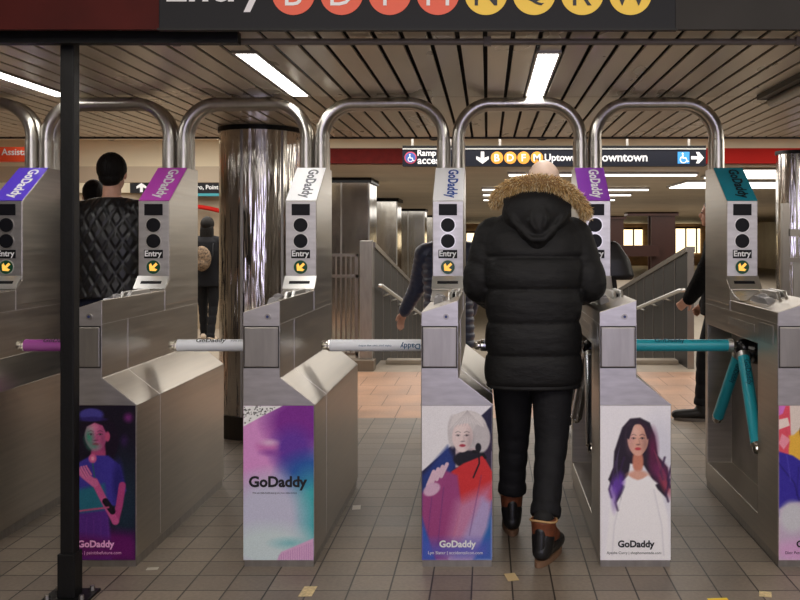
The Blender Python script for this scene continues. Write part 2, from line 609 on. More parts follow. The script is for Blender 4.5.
# ------------------------------------------------------------------ posters (printed artwork as colours of a fine mesh)
class Art:
    def __init__(s, nx=110, ny=244, bg=(255, 255, 255)):
        s.nx, s.ny = nx, ny
        # drawing coordinates in picture units: x 0..71, y 0..155 (down)
        s.x, s.y = np.meshgrid(np.linspace(0, 71, nx), np.linspace(155, 0, ny))
        s.c = np.ones((ny, nx, 3)) * np.array(bg, float)
        s.rng = np.random.RandomState(3)

    def _mix(s, a, col):
        a = np.clip(a, 0, 1)[..., None]
        s.c = s.c * (1 - a) + np.array(col, float) * a

    def ell(s, cx, cy, rx, ry, col, soft=0.6, op=1.0, rot=0.0):
        c, n = math.cos(rot), math.sin(rot)
        dx, dy = s.x - cx, s.y - cy
        u, v = (dx * c + dy * n) / rx, (-dx * n + dy * c) / ry
        d = (np.sqrt(u * u + v * v) - 1) * min(rx, ry)
        s._mix((0.5 - d / soft) * op, col)

    def poly(s, pts, col, soft=0.6, op=1.0):
        inside = np.zeros(s.x.shape, bool)
        dist = np.full(s.x.shape, 1e9)
        n = len(pts)
        for i in range(n):
            x0, y0 = pts[i]
            x1, y1 = pts[(i + 1) % n]
            cond = ((y0 > s.y) != (y1 > s.y))
            xi = (x1 - x0) * (s.y - y0) / ((y1 - y0) if y1 != y0 else 1e-9) + x0
            inside ^= cond & (s.x < xi)
            L = (x1 - x0) ** 2 + (y1 - y0) ** 2 + 1e-9
            tt = np.clip(((s.x - x0) * (x1 - x0) + (s.y - y0) * (y1 - y0)) / L, 0, 1)
            dist = np.minimum(dist, np.hypot(s.x - x0 - tt * (x1 - x0), s.y - y0 - tt * (y1 - y0)))
        d = np.where(inside, -dist, dist)
        s._mix((0.5 - d / soft) * op, col)

    def line(s, pts, wd, col, soft=0.6, op=1.0):
        dist = np.full(s.x.shape, 1e9)
        for i in range(len(pts) - 1):
            x0, y0 = pts[i]
            x1, y1 = pts[i + 1]
            L = (x1 - x0) ** 2 + (y1 - y0) ** 2 + 1e-9
            tt = np.clip(((s.x - x0) * (x1 - x0) + (s.y - y0) * (y1 - y0)) / L, 0, 1)
            dist = np.minimum(dist, np.hypot(s.x - x0 - tt * (x1 - x0), s.y - y0 - tt * (y1 - y0)))
        s._mix((0.5 - (dist - wd / 2) / soft) * op, col)

    def grain(s, a):
        s.c = np.clip(s.c + s.rng.normal(0, a, s.c.shape[:2])[..., None], 0, 255)

    def mesh(s, x0, x1, z0, z1, y):
        xs = np.linspace(x0, x1, s.nx)
        zs = np.linspace(z0, z1, s.ny)
        gx, gz = np.meshgrid(xs, zs)
        co = np.stack([gx, np.full_like(gx, y), gz], -1).reshape(-1, 3)
        idx = np.arange(s.nx * s.ny).reshape(s.ny, s.nx)
        q = np.stack([idx[:-1, :-1], idx[:-1, 1:], idx[1:, 1:], idx[1:, :-1]], -1).reshape(-1, 4)
        me = bpy.data.meshes.new('poster')
        nv = len(co)
        cs = s.c / 255.0
        cs = np.where(cs <= 0.04045, cs / 12.92, ((cs + 0.055) / 1.055) ** 2.4).reshape(-1, 3)
        # thin board: back ring of four corners makes it a sheet with thickness
        t = 0.003
        ex = np.array([[x0, y + t, z0], [x1, y + t, z0], [x1, y + t, z1], [x0, y + t, z1]])
        allco = np.vstack([co, ex])
        me.from_pydata(allco.tolist(), [], q.tolist() + [[nv, nv + 3, nv + 2, nv + 1],
                       [nv, nv + 1] + idx[0, ::-1].tolist(), [nv + 1, nv + 2] + idx[::-1, -1].tolist(),
                       [nv + 2, nv + 3] + idx[-1, :].tolist(), [nv + 3, nv] + idx[:, 0].tolist()])
        at = me.color_attributes.new('print', 'FLOAT_COLOR', 'POINT')
        cc = np.ones((nv + 4, 4))
        cc[:nv, :3] = cs
        cc[nv:, :3] = cs[0]
        at.data.foreach_set('color', cc.reshape(-1))
        return me


def poster_mat():
    m = bpy.data.materials.new('printed_poster')
    m.use_nodes = True
    b = m.node_tree.nodes['Principled BSDF']
    a = m.node_tree.nodes.new('ShaderNodeVertexColor')
    a.layer_name = 'print'
    m.node_tree.links.new(a.outputs[0], b.inputs['Base Color'])
    b.inputs['Roughness'].default_value = 0.4
    b.inputs['Specular IOR Level'].default_value = 0.3
    return m


PM = poster_mat()


def portrait_face(a, cx, cy, rx, ry, skin, dark, lip, tilt=0.0, shade=None):
    a.ell(cx, cy, rx, ry, skin, 1.0, rot=tilt)
    a.ell(cx, cy + ry * .45, rx * .72, ry * .6, skin, 1.0, rot=tilt)
    if shade:
        a.ell(cx - rx * .6, cy + ry * .1, rx * .5, ry * .8, shade, 4, .55, tilt)
    for s in (-1, 1):
        ex, ey = cx + s * rx * .42, cy - ry * .08
        a.line([(ex - rx * .24, ey - ry * .2), (ex, ey - ry * .27), (ex + rx * .24, ey - ry * .19)], .5, dark, .7, .8)
        a.ell(ex, ey, rx * .21, ry * .06, dark, .9, .35)
        a.ell(ex, ey, rx * .18, ry * .045, (236, 226, 222), .5, .6)
        a.ell(ex, ey, rx * .09, ry * .055, dark, .5, .9)
        a.line([(ex - rx * .2, ey), (ex - rx * .05, ey - ry * .06), (ex + rx * .2, ey - ry * .01)], .45, dark, .5, .8)
    a.line([(cx + rx * .1, cy - ry * .05), (cx + rx * .16, cy + ry * .28)], .8, dark, 1.6, .22)
    a.ell(cx + rx * .7, cy + ry * .3, rx * .35, ry * .7, dark, 5, .22, tilt)
    a.ell(cx - rx * .3, cy - ry * .5, rx * .5, ry * .35, (255, 245, 240), 5, .2, tilt)
    a.ell(cx + rx * .02, cy + ry * .33, rx * .2, ry * .05, dark, .8, .45)
    a.ell(cx, cy + ry * .6, rx * .3, ry * .1, lip, .8, .95)


def art_purple_woman():
    a = Art(bg=(24, 18, 34))
    a.ell(60, 100, 22, 50, (28, 44, 60), 20, .8)
    a.ell(64, 12, 5, 5, (110, 40, 110), 4, .7)
    a.ell(60, 35, 4, 6, (60, 30, 90), 4, .5)
    a.poly([(0, 120), (71, 128), (71, 155), (0, 155)], (92, 20, 92), 12)
    # hair, hat
    a.ell(35, 24, 17, 18, (22, 14, 30), 2)
    a.ell(44, 38, 9, 16, (24, 14, 32), 3)
    a.ell(26, 9, 11, 6, (72, 66, 150), 2, .95)
    # neck and shoulders
    a.poly([(27, 38), (40, 34), (42, 56), (26, 56)], (176, 70, 120), 2)
    a.poly([(12, 58), (26, 50), (44, 50), (56, 60), (62, 85), (54, 100), (14, 102), (10, 80)], (62, 52, 150), 2)
    a.ell(54, 78, 6, 22, (40, 34, 110), 4, .8)
    portrait_face(a, 31, 30, 11, 14.5, (196, 92, 140), (40, 16, 40), (170, 30, 70), -.12, shade=(60, 150, 120))
    a.poly([(16, 34), (17, 18), (24, 11), (38, 10), (50, 18), (55, 36), (50, 52), (43, 46), (43, 30), (38, 20), (30, 17), (22, 21), (19, 30)], (26, 14, 34), 1.5)
    a.ell(43, 31, 2.5, 5, (190, 80, 120), 1)
    a.ell(27, 9, 12, 6, (72, 66, 150), 2, .95)
    a.ell(27, 13.5, 14, 2.4, (50, 40, 110), 1.5, .9)
    a.ell(30, 41, 6, 4, (70, 160, 130), 4, .5)
    a.poly([(12, 84), (40, 78), (44, 108), (14, 112)], (36, 104, 126), 4, .9)
    a.poly([(12, 108), (44, 104), (48, 155), (10, 155)], (84, 40, 130), 3, .9)
    for k in range(5):
        a.line([(15 + k * 7, 112), (13 + k * 8, 150)], .8, (120, 60, 150), 1.2, .5)
    # arms and hands
    a.line([(58, 80), (55, 100), (51, 116)], 7, (174, 64, 122), 1.2)
    a.line([(51, 116), (38, 92), (30, 76)], 7, (196, 84, 140), 1.2)
    a.line([(30, 78), (20, 70), (16, 66)], 7.5, (206, 104, 156), 1.2)
    for k in range(4):
        a.line([(20 + k * 2.2, 72 - k), (14 + k * 2.5, 62 - k * .5)], 1.8, (214, 120, 168), .7)
        a.line([(21 + k * 2.2, 72 - k), (15.3 + k * 2.5, 62.5 - k * .5)], .5, (120, 40, 90), .6, .7)
    a.line([(41, 96), (48, 106)], 6.5, (26, 18, 30), .8)
    a.ell(28, 53, 4, 4.5, (214, 100, 150), 1.5)
    a.ell(28, 53, 1.6, 2, (240, 160, 190), 1)
    a.line([(28, 58), (30, 72)], .9, (40, 110, 80), .8)
    a.line([(12, 106), (44, 102)], 2, (180, 80, 120), .8, .8)
    a.poly([(0, 128), (71, 136), (71, 155), (0, 155)], (98, 22, 96), 8, .85)
    a.grain(5)
    return a


def art_abstract():
    a = Art(bg=(206, 170, 214))
    a.ell(10, 40, 36, 40, (222, 152, 214), 26, .9)
    a.ell(58, 16, 34, 26, (128, 50, 150), 18, 1)
    a.ell(50, 44, 22, 22, (104, 60, 164), 14, .85)
    a.ell(68, 70, 30, 22, (46, 92, 172), 16, .95)
    a.ell(70, 110, 24, 40, (70, 178, 186), 18, .95)
    a.ell(24, 112, 38, 42, (200, 200, 224), 22, .9)
    a.ell(26, 142, 46, 22, (208, 224, 228), 16, .95)
    a.ell(24, 41, 11, 6, (206, 120, 190), 4, .9)
    a.ell(26, 37, 8, 3, (226, 186, 222), 4, .9)
    a.ell(27, 47, 9, 3, (150, 80, 170), 4, .8)
    a.ell(47, 138, 16, 5, (140, 200, 208), 6, .8)
    a.poly([(34, 155), (38, 147), (71, 133), (71, 155)], (222, 176, 214), 1.5)
    for k in range(16):
        a.line([(36 + k * 2.3, 155), (36 + k * 2.3, 150 - k * .9)], .7, (190, 130, 190), .7, .7)
    a.poly([(0, 0), (40, 0), (20, 10), (0, 21)], (240, 240, 240), .8)
    r = np.random.RandomState(5)
    for k in range(110):
        x, y = r.uniform(0, 38), r.uniform(0, 20)
        if y < 20.5 - x * .54:
            a.ell(x, y, r.uniform(.35, .8), r.uniform(.35, .8), (20, 20, 24), .5)
    a.grain(4)
    return a


def art_silver_hair():
    a = Art(bg=(234, 231, 240))
    a.ell(10, 20, 30, 40, (236, 234, 240), 20)
    a.poly([(71, 0), (71, 45), (40, 78), (0, 122), (0, 66), (30, 40), (60, 10)], (36, 34, 64), 1.2)
    a.poly([(0, 70), (26, 40), (36, 60), (0, 104)], (40, 60, 130), 4, .9)
    a.poly([(40, 71), (71, 28), (71, 74)], (52, 40, 66), 2, .8)
    # neck and coat
    a.poly([(34, 38), (56, 38), (58, 60), (34, 62)], (206, 186, 190), 1.5)
    a.ell(48, 54, 16, 9, (30, 28, 40), 1.5)
    a.poly([(30, 66), (42, 58), (62, 50), (71, 66), (71, 110), (60, 132), (20, 132), (24, 80)], (206, 52, 56), 1.5)
    a.poly([(0, 88), (22, 64), (36, 70), (40, 100), (26, 155), (0, 155)], (158, 70, 128), 3)
    a.line([(52, 46), (60, 46), (64, 52)], 3, (16, 16, 22), .8)
    # hair and face
    a.ell(47, 24, 19, 19, (214, 208, 210), 1.2)
    a.ell(60, 32, 9, 15, (196, 190, 194), 1.5)
    a.ell(31, 26, 5, 16, (206, 200, 204), 1.5)
    portrait_face(a, 41, 31, 10.5, 15, (232, 212, 212), (70, 56, 66), (176, 60, 80), .05)
    a.poly([(27, 24), (32, 9), (46, 5), (60, 10), (63, 22), (52, 17), (42, 18), (34, 20)], (222, 216, 218), 1.2)
    for k in range(10):
        a.line([(46, 5), (30 + k * 3.6, 20 + abs(k - 4) * .5)], .5, (180, 172, 178), .7, .55)
    a.line([(57, 40), (58, 58), (52, 72)], 1.6, (24, 22, 30), .8)
    a.ell(57, 42, 3, 4.5, (24, 22, 30), .8)
    # hands
    for k in range(4):
        a.line([(6 + k * 4.5, 80 - k * 3), (12 + k * 4.5, 66 - k * 2.5)], 3.6, (222, 190, 208), .8)
        a.line([(8.2 + k * 4.5, 80 - k * 3), (14 + k * 4.5, 67 - k * 2.5)], .5, (150, 90, 140), .6, .7)
    a.ell(10, 84, 9, 6, (214, 176, 204), 1.5, 1, -.5)
    # colour washes
    a.poly([(20, 155), (34, 96), (71, 78), (71, 130), (50, 155)], (196, 130, 170), 10, .75)
    a.poly([(30, 155), (60, 92), (71, 96), (71, 120), (54, 155)], (178, 160, 206), 6, .8)
    a.poly([(52, 155), (66, 122), (71, 96), (71, 155)], (48, 104, 178), 4, .9)
    a.poly([(0, 112), (14, 155), (0, 155)], (50, 96, 186), 3, .9)
    a.poly([(0, 155), (0, 134), (71, 134), (71, 155)], (92, 92, 190), 10, .55)
    for p in ([(10, 92), (6, 130)], [(22, 82), (16, 140)], [(60, 70), (48, 130)]):
        a.line(p, .8, (90, 50, 120), 1.5, .5)
    a.grain(4)
    return a


def art_long_hair():
    a = Art(bg=(244, 242, 250))
    a.ell(60, 60, 20, 50, (222, 222, 236), 14)
    # shirt, slightly brighter
    a.poly([(18, 78), (30, 68), (46, 68), (60, 78), (68, 110), (71, 155), (4, 155), (10, 104)], (250, 248, 252), 3)
    # hair back
    a.poly([(22, 22), (30, 13), (40, 12), (50, 17), (55, 30), (58, 50), (68, 62), (70, 82), (66, 92), (58, 84), (50, 70), (44, 60), (30, 58),
            (28, 72), (22, 88), (16, 98), (14, 84), (8, 74), (13, 62), (14, 46)], (44, 34, 50), 1.6)
    a.ell(38, 56, 5.5, 12, (206, 134, 112), 2)
    a.ell(38, 70, 11, 5, (222, 168, 150), 3)
    a.poly([(20, 78), (28, 70), (33, 73), (38, 75), (43, 73), (48, 70), (58, 78), (40, 90)], (250, 248, 252), 2)
    a.ell(60, 66, 8, 14, (112, 44, 90), 6, .8, -.6)
    a.ell(66, 80, 4, 12, (170, 70, 90), 4, .75, -.4)
    a.ell(53, 44, 5, 18, (104, 34, 74), 5, .75)
    for q in ((12, 70), (9, 84), (15, 97), (66, 88), (61, 66), (68, 74), (20, 66)):
        a.line([(q[0] + 4, q[1] - 14), (q[0], q[1]), (q[0] + 2.5, q[1] + 8)], 2.2, (58, 40, 74), 1.6, .8)
    a.ell(17, 80, 6, 12, (104, 60, 176), 5, .9, .3)
    a.ell(14, 94, 2.5, 10, (150, 120, 200), 4, .7)
    portrait_face(a, 38, 34, 10.5, 15.5, (226, 172, 154), (44, 26, 34), (196, 70, 80), 0)
    a.ell(30, 34, 3.5, 11, (188, 140, 150), 5, .35)
    a.poly([(26, 32), (27, 22), (37, 14), (33, 22), (29, 34)], (44, 34, 50), 1)
    a.poly([(50, 32), (48, 21), (37, 14), (44, 23), (47.5, 34)], (58, 32, 52), 1)
    for k in range(7):
        a.line([(20 - k * .9, 40 + k * 3), (14 + k, 62 + k * 3), (12 + k * 1.5, 76 + k * 3)], .5, (92, 80, 112), .8, .5)
        a.line([(54 + k * .5, 44 + k), (60 + k, 64 + k), (65 + k * .4, 80 + k)], .5, (150, 70, 100), .8, .5)
    a.line([(24, 80), (14, 120), (12, 150)], .8, (206, 204, 216), 2, .6)
    a.line([(54, 84), (62, 120), (64, 150)], .8, (206, 204, 216), 2, .6)
    a.grain(3)
    return a


def art_blue_shirt():
    a = Art(bg=(228, 214, 206))
    a.poly([(0, 0), (11, 0), (13, 50), (0, 52)], (226, 84, 104), 1)
    a.poly([(0, 0), (7, 0), (4, 8), (0, 10)], (214, 120, 206), 1)
    a.poly([(0, 14), (9, 12), (11, 20), (0, 24)], (240, 220, 214), .8)
    a.poly([(3, 28), (12, 34), (5, 44), (0, 38)], (240, 150, 170), 1)
    a.ell(34, 46, 24, 26, (236, 184, 70), 1.5)
    a.poly([(10, 30), (14, 60), (44, 60), (44, 24)], (236, 184, 70), 2, .8)
    a.ell(36, 26, 15, 14, (70, 34, 30), 1.5)
    portrait_face(a, 33, 38, 11, 14, (196, 130, 104), (40, 20, 20), (160, 60, 60), .1)
    a.poly([(0, 46), (14, 50), (26, 58), (44, 62), (71, 58), (71, 112), (0, 112)], (58, 48, 160), 1.5)
    a.line([(0, 58), (16, 78), (22, 102)], 1.4, (36, 28, 110), 1.5, .8)
    a.line([(20, 62), (18, 90)], 1.2, (40, 32, 118), 1.5, .7)
    a.line([(8, 50), (12, 76)], 1.0, (92, 84, 200), 1.5, .7)
    a.poly([(0, 104), (10, 98), (26, 96), (71, 96), (71, 155), (0, 155)], (200, 180, 206), 3)
    a.ell(14, 112, 14, 16, (206, 206, 214), 6, .8)
    a.ell(20, 146, 30, 12, (218, 170, 214), 8, .8)
    a.grain(4)
    return a


def art_plain_violet():
    a = Art(40, 88, bg=(120, 70, 170))
    a.ell(20, 40, 30, 40, (190, 90, 180), 20)
    a.ell(50, 110, 30, 40, (60, 110, 190), 20)
    return a


# ------------------------------------------------------------------ turnstiles
PROFILE = [(0, .045), (.324, .045), (.324, .729), (.168, .851), (.168, 1.202), (0, 1.148)]
D = 1.34


def cabinet_mesh():
    bm = bmesh.new()
    prism(bm, PROFILE, FXZ, 0, D)
    bmesh.ops.recalc_face_normals(bm, faces=bm.faces)
    cut = bmesh.new()
    box(cut, -0.1, 0.145, 0.297, 1.285, 0.153, 0.972)
    bmesh.ops.recalc_face_normals(cut, faces=cut.faces)
    cm = bpy.data.meshes.new('cut')
    cut.to_mesh(cm)
    cut.free()
    co = bpy.data.objects.new('cut', cm)
    C.objects.link(co)
    me = evaluate(bm, [('BOOLEAN', dict(operation='DIFFERENCE', object=co, solver='EXACT')),
                       ('BEVEL', dict(width=0.003, segments=2, limit_method='ANGLE'))])
    bpy.data.objects.remove(co)
    return me


CAB = cabinet_mesh()
TF = 0.857          # y of the tower's front face
AD0, AD1 = Vector((0, TF, 1.684)), Vector((0, 1.152, 1.887))
ADU = (AD1 - AD0).normalized()


def turnstile(x0, name_label, ad_col, txt_col, art, arm_m, arm_txt, logo, sub, sub_m, arm_word=1, big=False):
    t = empty('turnstile', (x0, 0, 0), name_label, 'turnstile', 'row of subway turnstiles')
    cab = obj('cabinet', CAB.copy(), STEEL, t)
    # seams: thin proud lines, paler than the sheet metal to paint in their highlights
    bm = bmesh.new()
    e = .0012
    box(bm, .168, .168 + e, .0, D, 1.092, 1.0945)
    box(bm, -e, 0, 0, D, 1.092, 1.0945)
    box(bm, 0, .168, -e, 0, 1.092, 1.0945)
    box(bm, .168, .168 + e, .292, .295, .853, 1.093)
    box(bm, .324, .324 + e, .292, .295, .06, .727)
    box(bm, .168, .168 + e, .79, .7925, 1.094, 1.2)
    box(bm, -e, 0, .79, .7925, 1.094, 1.15)
    prism(bm, [(.168 + e, .8515), (.324 + e, .7295), (.324, .7285), (.168, .850)], FXZ, .291, .2945)
    prism(bm, [(.168 + e, .8535), (.324 + e, .7315), (.324, .7285), (.168, .850)], FXZ, -.001, .002)
    obj('seam_line', bm, EDGE, t)
    # side service panels on the left side
    bm = B(-.0015, 0, .35, .80, 1.02, 1.058)
    box(bm, -.0015, 0, .06, .28, .99, 1.08)
    obj('service_panel', bm, STEEL_D, t)
    # front skin of the upper cabinet
    bm = bmesh.new()
    prism(bm, [(.003, .730), (.3215, .730), (.166, .8515), (.166, 1.199), (.003, 1.1465)], FXZ, -.0025, 0)
    obj('front_plate', bm, STEEL_F, t)
    bm = B(.008, .160, -.009, -.0025, .902, 1.080)
    obj('front_access_panel', bm, STEEL_D, t, bevel=.003)
    bm = B(.004, .164, -.0045, -.0025, .896, 1.086)
    obj('access_panel_surround', bm, DARKSEAM, t)
    bm = bmesh.new()
    cyl(bm, (.113, -.010, 1.128), (.113, -.0025, 1.128), .013, .013, 20)
    lk = obj('lock', bm, STEEL_D, t)
    bm = bmesh.new()
    cyl(bm, (.113, -.012, 1.128), (.113, -.0095, 1.128), .0065, .0065, 12)
    obj('keyhole', bm, mat('lock_blue', rgb(50, 60, 110), .4), lk)
    # kick base
    obj('kick_plate', B(.006, .318, .006, D - .006, 0, .045), STEEL_D, t)
    # recess lining
    obj('recess_lining', B(.1435, .145, .30, 1.282, .156, .969), HOLE, t)
    # poster
    p = obj('poster', art.mesh(.004, .320, .034, .728, -.006), PM, t)
    pc = .162
    if big:
        text('GoDaddy', (.160, -.006, .380), X, Z, INK, p, width=.262, bold=.035)
        text('We can help build and grow your ideas online', (.145, -.006, .336), X, Z, INK, p, width=.20)
    else:
        text('GoDaddy', (logo, -.006, .103), X, Z, sub_m, p, width=.165, bold=.035)
        if sub:
            text(sub, (logo - .01, -.006, .066), X, Z, sub_m, p, width=.245)
    # tower
    bm = bmesh.new()
    prism(bm, [(TF, 1.255), (TF, 1.684), (1.152, 1.887), (D, 1.887), (D, 1.12), (.79, 1.12), (.79, 1.208)], FYZ, -.0008, .1688)
    obj('tower', bm, STEEL, t, bevel=.003)
    obj('tower_face', B(.003, .165, TF - .002, TF, 1.272, 1.682), STEEL_F, t)
    # slanted plate with ticket slot
    bm = bmesh.new()
    prism(bm, [(TF - .002, 1.272), (.788, 1.208), (.782, 1.210), (TF - .008, 1.276)], FYZ, -.002, .170)
    pl = obj('slot_plate', bm, STEEL_L, t)
    sd = Vector((0, TF - .788, 1.272 - 1.208)).normalized()
    bm = bmesh.new()
    shape(bm, [(-.056, -.013), (.056, -.013), (.056, .013), (-.056, .013)], (.084, .818, 1.243), X, sd, .002)
    obj('ticket_slot', bm, SCREEN, pl)
    # tapered throat below the plate
    bm = bmesh.new()
    prism(bm, [(.79, 1.205), (.79, 1.15), (.60, 1.158), (.70, 1.178)], FYZ, .002, .150)
    obj('throat', bm, STEEL_L, t, bevel=.003)
    # screens and lamps on the face
    y = TF - .002
    obj('display_screen', B(.034, .133, y - .004, y, 1.606, 1.668), SCREEN, t)
    for zc in (1.553, 1.466):
        bm = bmesh.new()
        cyl(bm, (.083, y - .002, zc), (.083, y, zc), .0425, .0425, 36)
        r_ = obj('indicator_lamp', bm, EDGE, t)
        bm = bmesh.new()
        cyl(bm, (.083, y - .005, zc), (.083, y - .002, zc), .038, .038, 36)
        obj('lens', bm, SCREEN, r_)
    en = obj('entry_plate', B(.032, .134, y - .003, y, 1.372, 1.418), BLACK, t)
    text('Entry', (.083, y - .003, 1.3935), X, Z, WHITE, en, width=.093, height=.042, bold=.025)
    bm = bmesh.new()
    cyl(bm, (.083, y - .002, 1.324), (.083, y, 1.324), .0405, .0405, 36)
    g = obj('arrow_lamp', bm, mat('lamp_rim', rgb(190, 190, 180), .4), t)
    bm = bmesh.new()
    cyl(bm, (.083, y - .0045, 1.324), (.083, y - .002, 1.324), .037, .037, 36)
    obj('lens', bm, mat('green_lens', rgb(14, 74, 50), .3), g)
    bm = bmesh.new()
    shape(bm, arrow_pts(.054, .021, math.radians(225)), (.083, y - .0045, 1.324), X, Z, .002)
    obj('arrow', bm, mat('arrow_amber', rgb(255, 196, 84), .4, emit=.5), g)
    # slanted ad panel
    n_ = X.cross(ADU)
    c = (AD0 + AD1) / 2 + Vector((.084, 0, 0))
    L = (AD1 - AD0).length
    bm = bmesh.new()
    shape(bm, [(-.083, -L / 2 + .002), (.083, -L / 2 + .002), (.083, L / 2 - .002), (-.083, L / 2 - .002)], c, X, ADU, .003)
    ap = obj('slanted_ad_panel', bm, ad_col, t)
    text('GoDaddy', c + X * .012 + n_ * .003, -ADU, X, txt_col, ap, width=L * .86, bold=.03)
    # card reader lumps on the sloping top
    bm = bmesh.new()
    for (a0, a1, y0, y1, h) in ((.108, .126, .30, .66, .03), (.142, .160, .30, .66, .034)):
        prism(bm, [(y0, 1.16), (y0 + .06, 1.19 + h), (y1 - .07, 1.19 + h), (y1, 1.16)], FYZ, a0, a1)
    obj('card_reader', bm, STEEL_L, t, bevel=.004)
    bm = bmesh.new()
    prism(bm, [(.34, 1.17), (.40, 1.206), (.56, 1.206), (.62, 1.17)], FYZ, .126, .142)
    obj('swipe_slot', bm, BLACK, t)
    bm = bmesh.new()
    prism(bm, [(.25, 1.155), (.32, 1.19), (.50, 1.195), (.58, 1.16)], FYZ, .040, .085)
    ball(bm, (.062, .42, 1.19), .028, (1, 1.3, .6))
    obj('reader_pad', bm, mat('reader_grey', rgb(150, 148, 150), .3, .3), t, bevel=.004)
    # hub and three arms
    hx, hy, hz = .040, .69, .917
    bm = bmesh.new()
    cyl(bm, (.145, hy, hz - .02), (.085, hy, hz - .02), .085, .075, 32)
    cyl(bm, (.085, hy, hz - .02), (hx + .012, hy, hz - .01), .065, .045, 24)
    ball(bm, (hx + .005, hy, hz - .012), .048, sub=3)
    cyl(bm, (.06, hy + .02, hz + .0), (.13, hy - .1, hz - .05), .035, .02, 16)
    hub = obj('hub', bm, mat('hub_black', rgb(18, 18, 20), .22), t, smooth=False)
    for k, (dx, dy, dz, L_) in enumerate(((-1, 0, 0, .60), (-.045, -.62, -.775, .60), (-.06, .62, -.775, .60))):
        dv = Vector((dx, dy, dz)).normalized()
        p0 = Vector((hx - .005, hy, hz)) + dv * .03
        bm = bmesh.new()
        tube(bm, [p0, p0 + dv * (L_ - .03)], .0225, 20)
        arm = obj('arm', bm, CHROME, t, smooth=True)
        bm = bmesh.new()
        tube(bm, [p0 + dv * .045, p0 + dv * (L_ - .065)], .0315, 28)
        sl = obj('sleeve', bm, arm_m, arm, smooth=True)
        sl.data.set_sharp_from_angle(angle=math.radians(40))
        arm.data.set_sharp_from_angle(angle=math.radians(40))
        bm = bmesh.new()
        tube(bm, [p0 + dv * .02, p0 + dv * .046], .034, 24)
        col = obj('collar', bm, STEEL_L, arm, smooth=True)
        col.data.set_sharp_from_angle(angle=math.radians(40))
        bm = bmesh.new()
        tube(bm, [p0 + dv * (L_ - .066), p0 + dv * (L_ - .058), p0 + dv * (L_ - .05), p0 + dv * (L_ - .03), p0 + dv * (L_ - .022)],
             [.0325, .0325, .025, .025, .020], 24)
        ec = obj('end_cap', bm, CHROME, arm, smooth=True)
        ec.data.set_sharp_from_angle(angle=math.radians(40))
        # wording round the sleeve
        if k == 0 and arm_txt is not None:
            xd, xo = (X, 0) if arm_word > 0 else (-X, 0)
            ang = math.radians(52 if arm_word > 0 else 4)
            nrm = Vector((0, -math.cos(ang), math.sin(ang)))
            cpos = {1: (-.39, .20), -1: (-.12, .22)}[arm_word]
            up = Vector((0, math.sin(ang), math.cos(ang))) if arm_word > 0 else Vector((0, -math.sin(ang), -math.cos(ang)))
            cc = Vector((hx, hy, hz)) + nrm * .0318
            text('GoDaddy', cc + X * (cpos[0]), xd, up, arm_txt, sl, width=.155, bold=.015, lift=.0012)
            text('make your own way online', cc + X * (cpos[0] + (.19 if arm_word > 0 else -.21)), xd, up, arm_txt, sl, width=.17, lift=.0012)
        if k > 0 and arm_txt is not None:
            nrm = Vector((-.05, -1, 0))
            nrm = (nrm - dv * nrm.dot(dv)).normalized()
            text('GoDaddy', p0 + dv * .15 + nrm * .0318, dv, nrm.cross(dv), arm_txt, sl, width=.15, bold=.015, lift=.0012)
    return t


def ad(name, r, g, b):
    return mat(name, rgb(r, g, b), .35)


SLW = mat('sleeve_white', rgb(236, 240, 246), .3)
SLP = mat('sleeve_magenta', rgb(156, 74, 150), .3)
SLT = mat('sleeve_teal', rgb(40, 160, 176), .28)
SLK = mat('sleeve_steel', (0.55, 0.56, 0.62), .22, 1.0)
TEALINK = mat('teal_ink', rgb(10, 60, 80), .5)
BLUEINK = mat('blue_ink', rgb(20, 90, 130), .5)
GREYINK = mat('grey_ink', rgb(110, 112, 118), .5)
BLUEW = mat('blue_word', rgb(40, 80, 160), .5)
PINKINK = mat('pink_ink', rgb(240, 170, 220), .5)
TX = [-2.705, -1.903, -1.101, -.299, .503, 1.305]
turnstile(TX[0], 'steel turnstile at the left edge with a blue-violet slanted panel, left of the black post', ad('ad_violet', 92, 66, 206), WHITE,
          art_plain_violet(), SLP, None, .16, None, WHITE)
turnstile(TX[1], 'steel turnstile with a magenta panel and dark poster of a woman in blue', ad('ad_magenta', 196, 74, 190), WHITE,
          art_purple_woman(), SLP, INK, .145, 'Jo Tappa | paintthefuture.com', PINKINK)
turnstile(TX[2], 'steel turnstile with a white slanted panel and a pink and teal abstract poster', ad('ad_white', 250, 250, 252), GREYINK,
          art_abstract(), SLW, INK, .16, None, INK, big=True)
turnstile(TX[3], 'steel turnstile with a white panel and a poster of a silver-haired woman in red', ad('ad_white', 250, 250, 252), BLUEW,
          art_silver_hair(), SLW, BLUEINK, .165, 'Lyn Slater | accidentalicon.com', WHITE, arm_word=-1)
turnstile(TX[4], 'steel turnstile with a purple panel and a poster of a long-haired woman in white', ad('ad_purple', 140, 62, 178), WHITE,
          art_long_hair(), SLK, None, .165, 'Ayesha Curry | shophomemade.com', INK)
turnstile(TX[5], 'rightmost steel turnstile with a teal slanted panel and teal sleeved arms', ad('ad_teal', 30, 150, 172), INK,
          art_blue_shirt(), SLT, TEALINK, .165, 'Dior Peterson | madebydior.com', INK)

# ------------------------------------------------------------------ pipe loops
def loop(xa, xb, y):
    R = .20
    zt = 2.271
    pts = [Vector((xa, y, 1.89)), Vector((xa, y, zt - R))]
    for k in range(1, 10):
        a = PI - k * PI / 20
        pts.append(Vector((xa + R + R * math.cos(a), y, zt - R + R * math.sin(a))))
    for k in range(0, 10):
        pts.append(Vector((xb - R + R * math.sin(k * PI / 20), y, zt - R + R * math.cos(k * PI / 20))))
    pts += [Vector((xb, y, zt - R)), Vector((xb, y, 1.89))]
    return pts


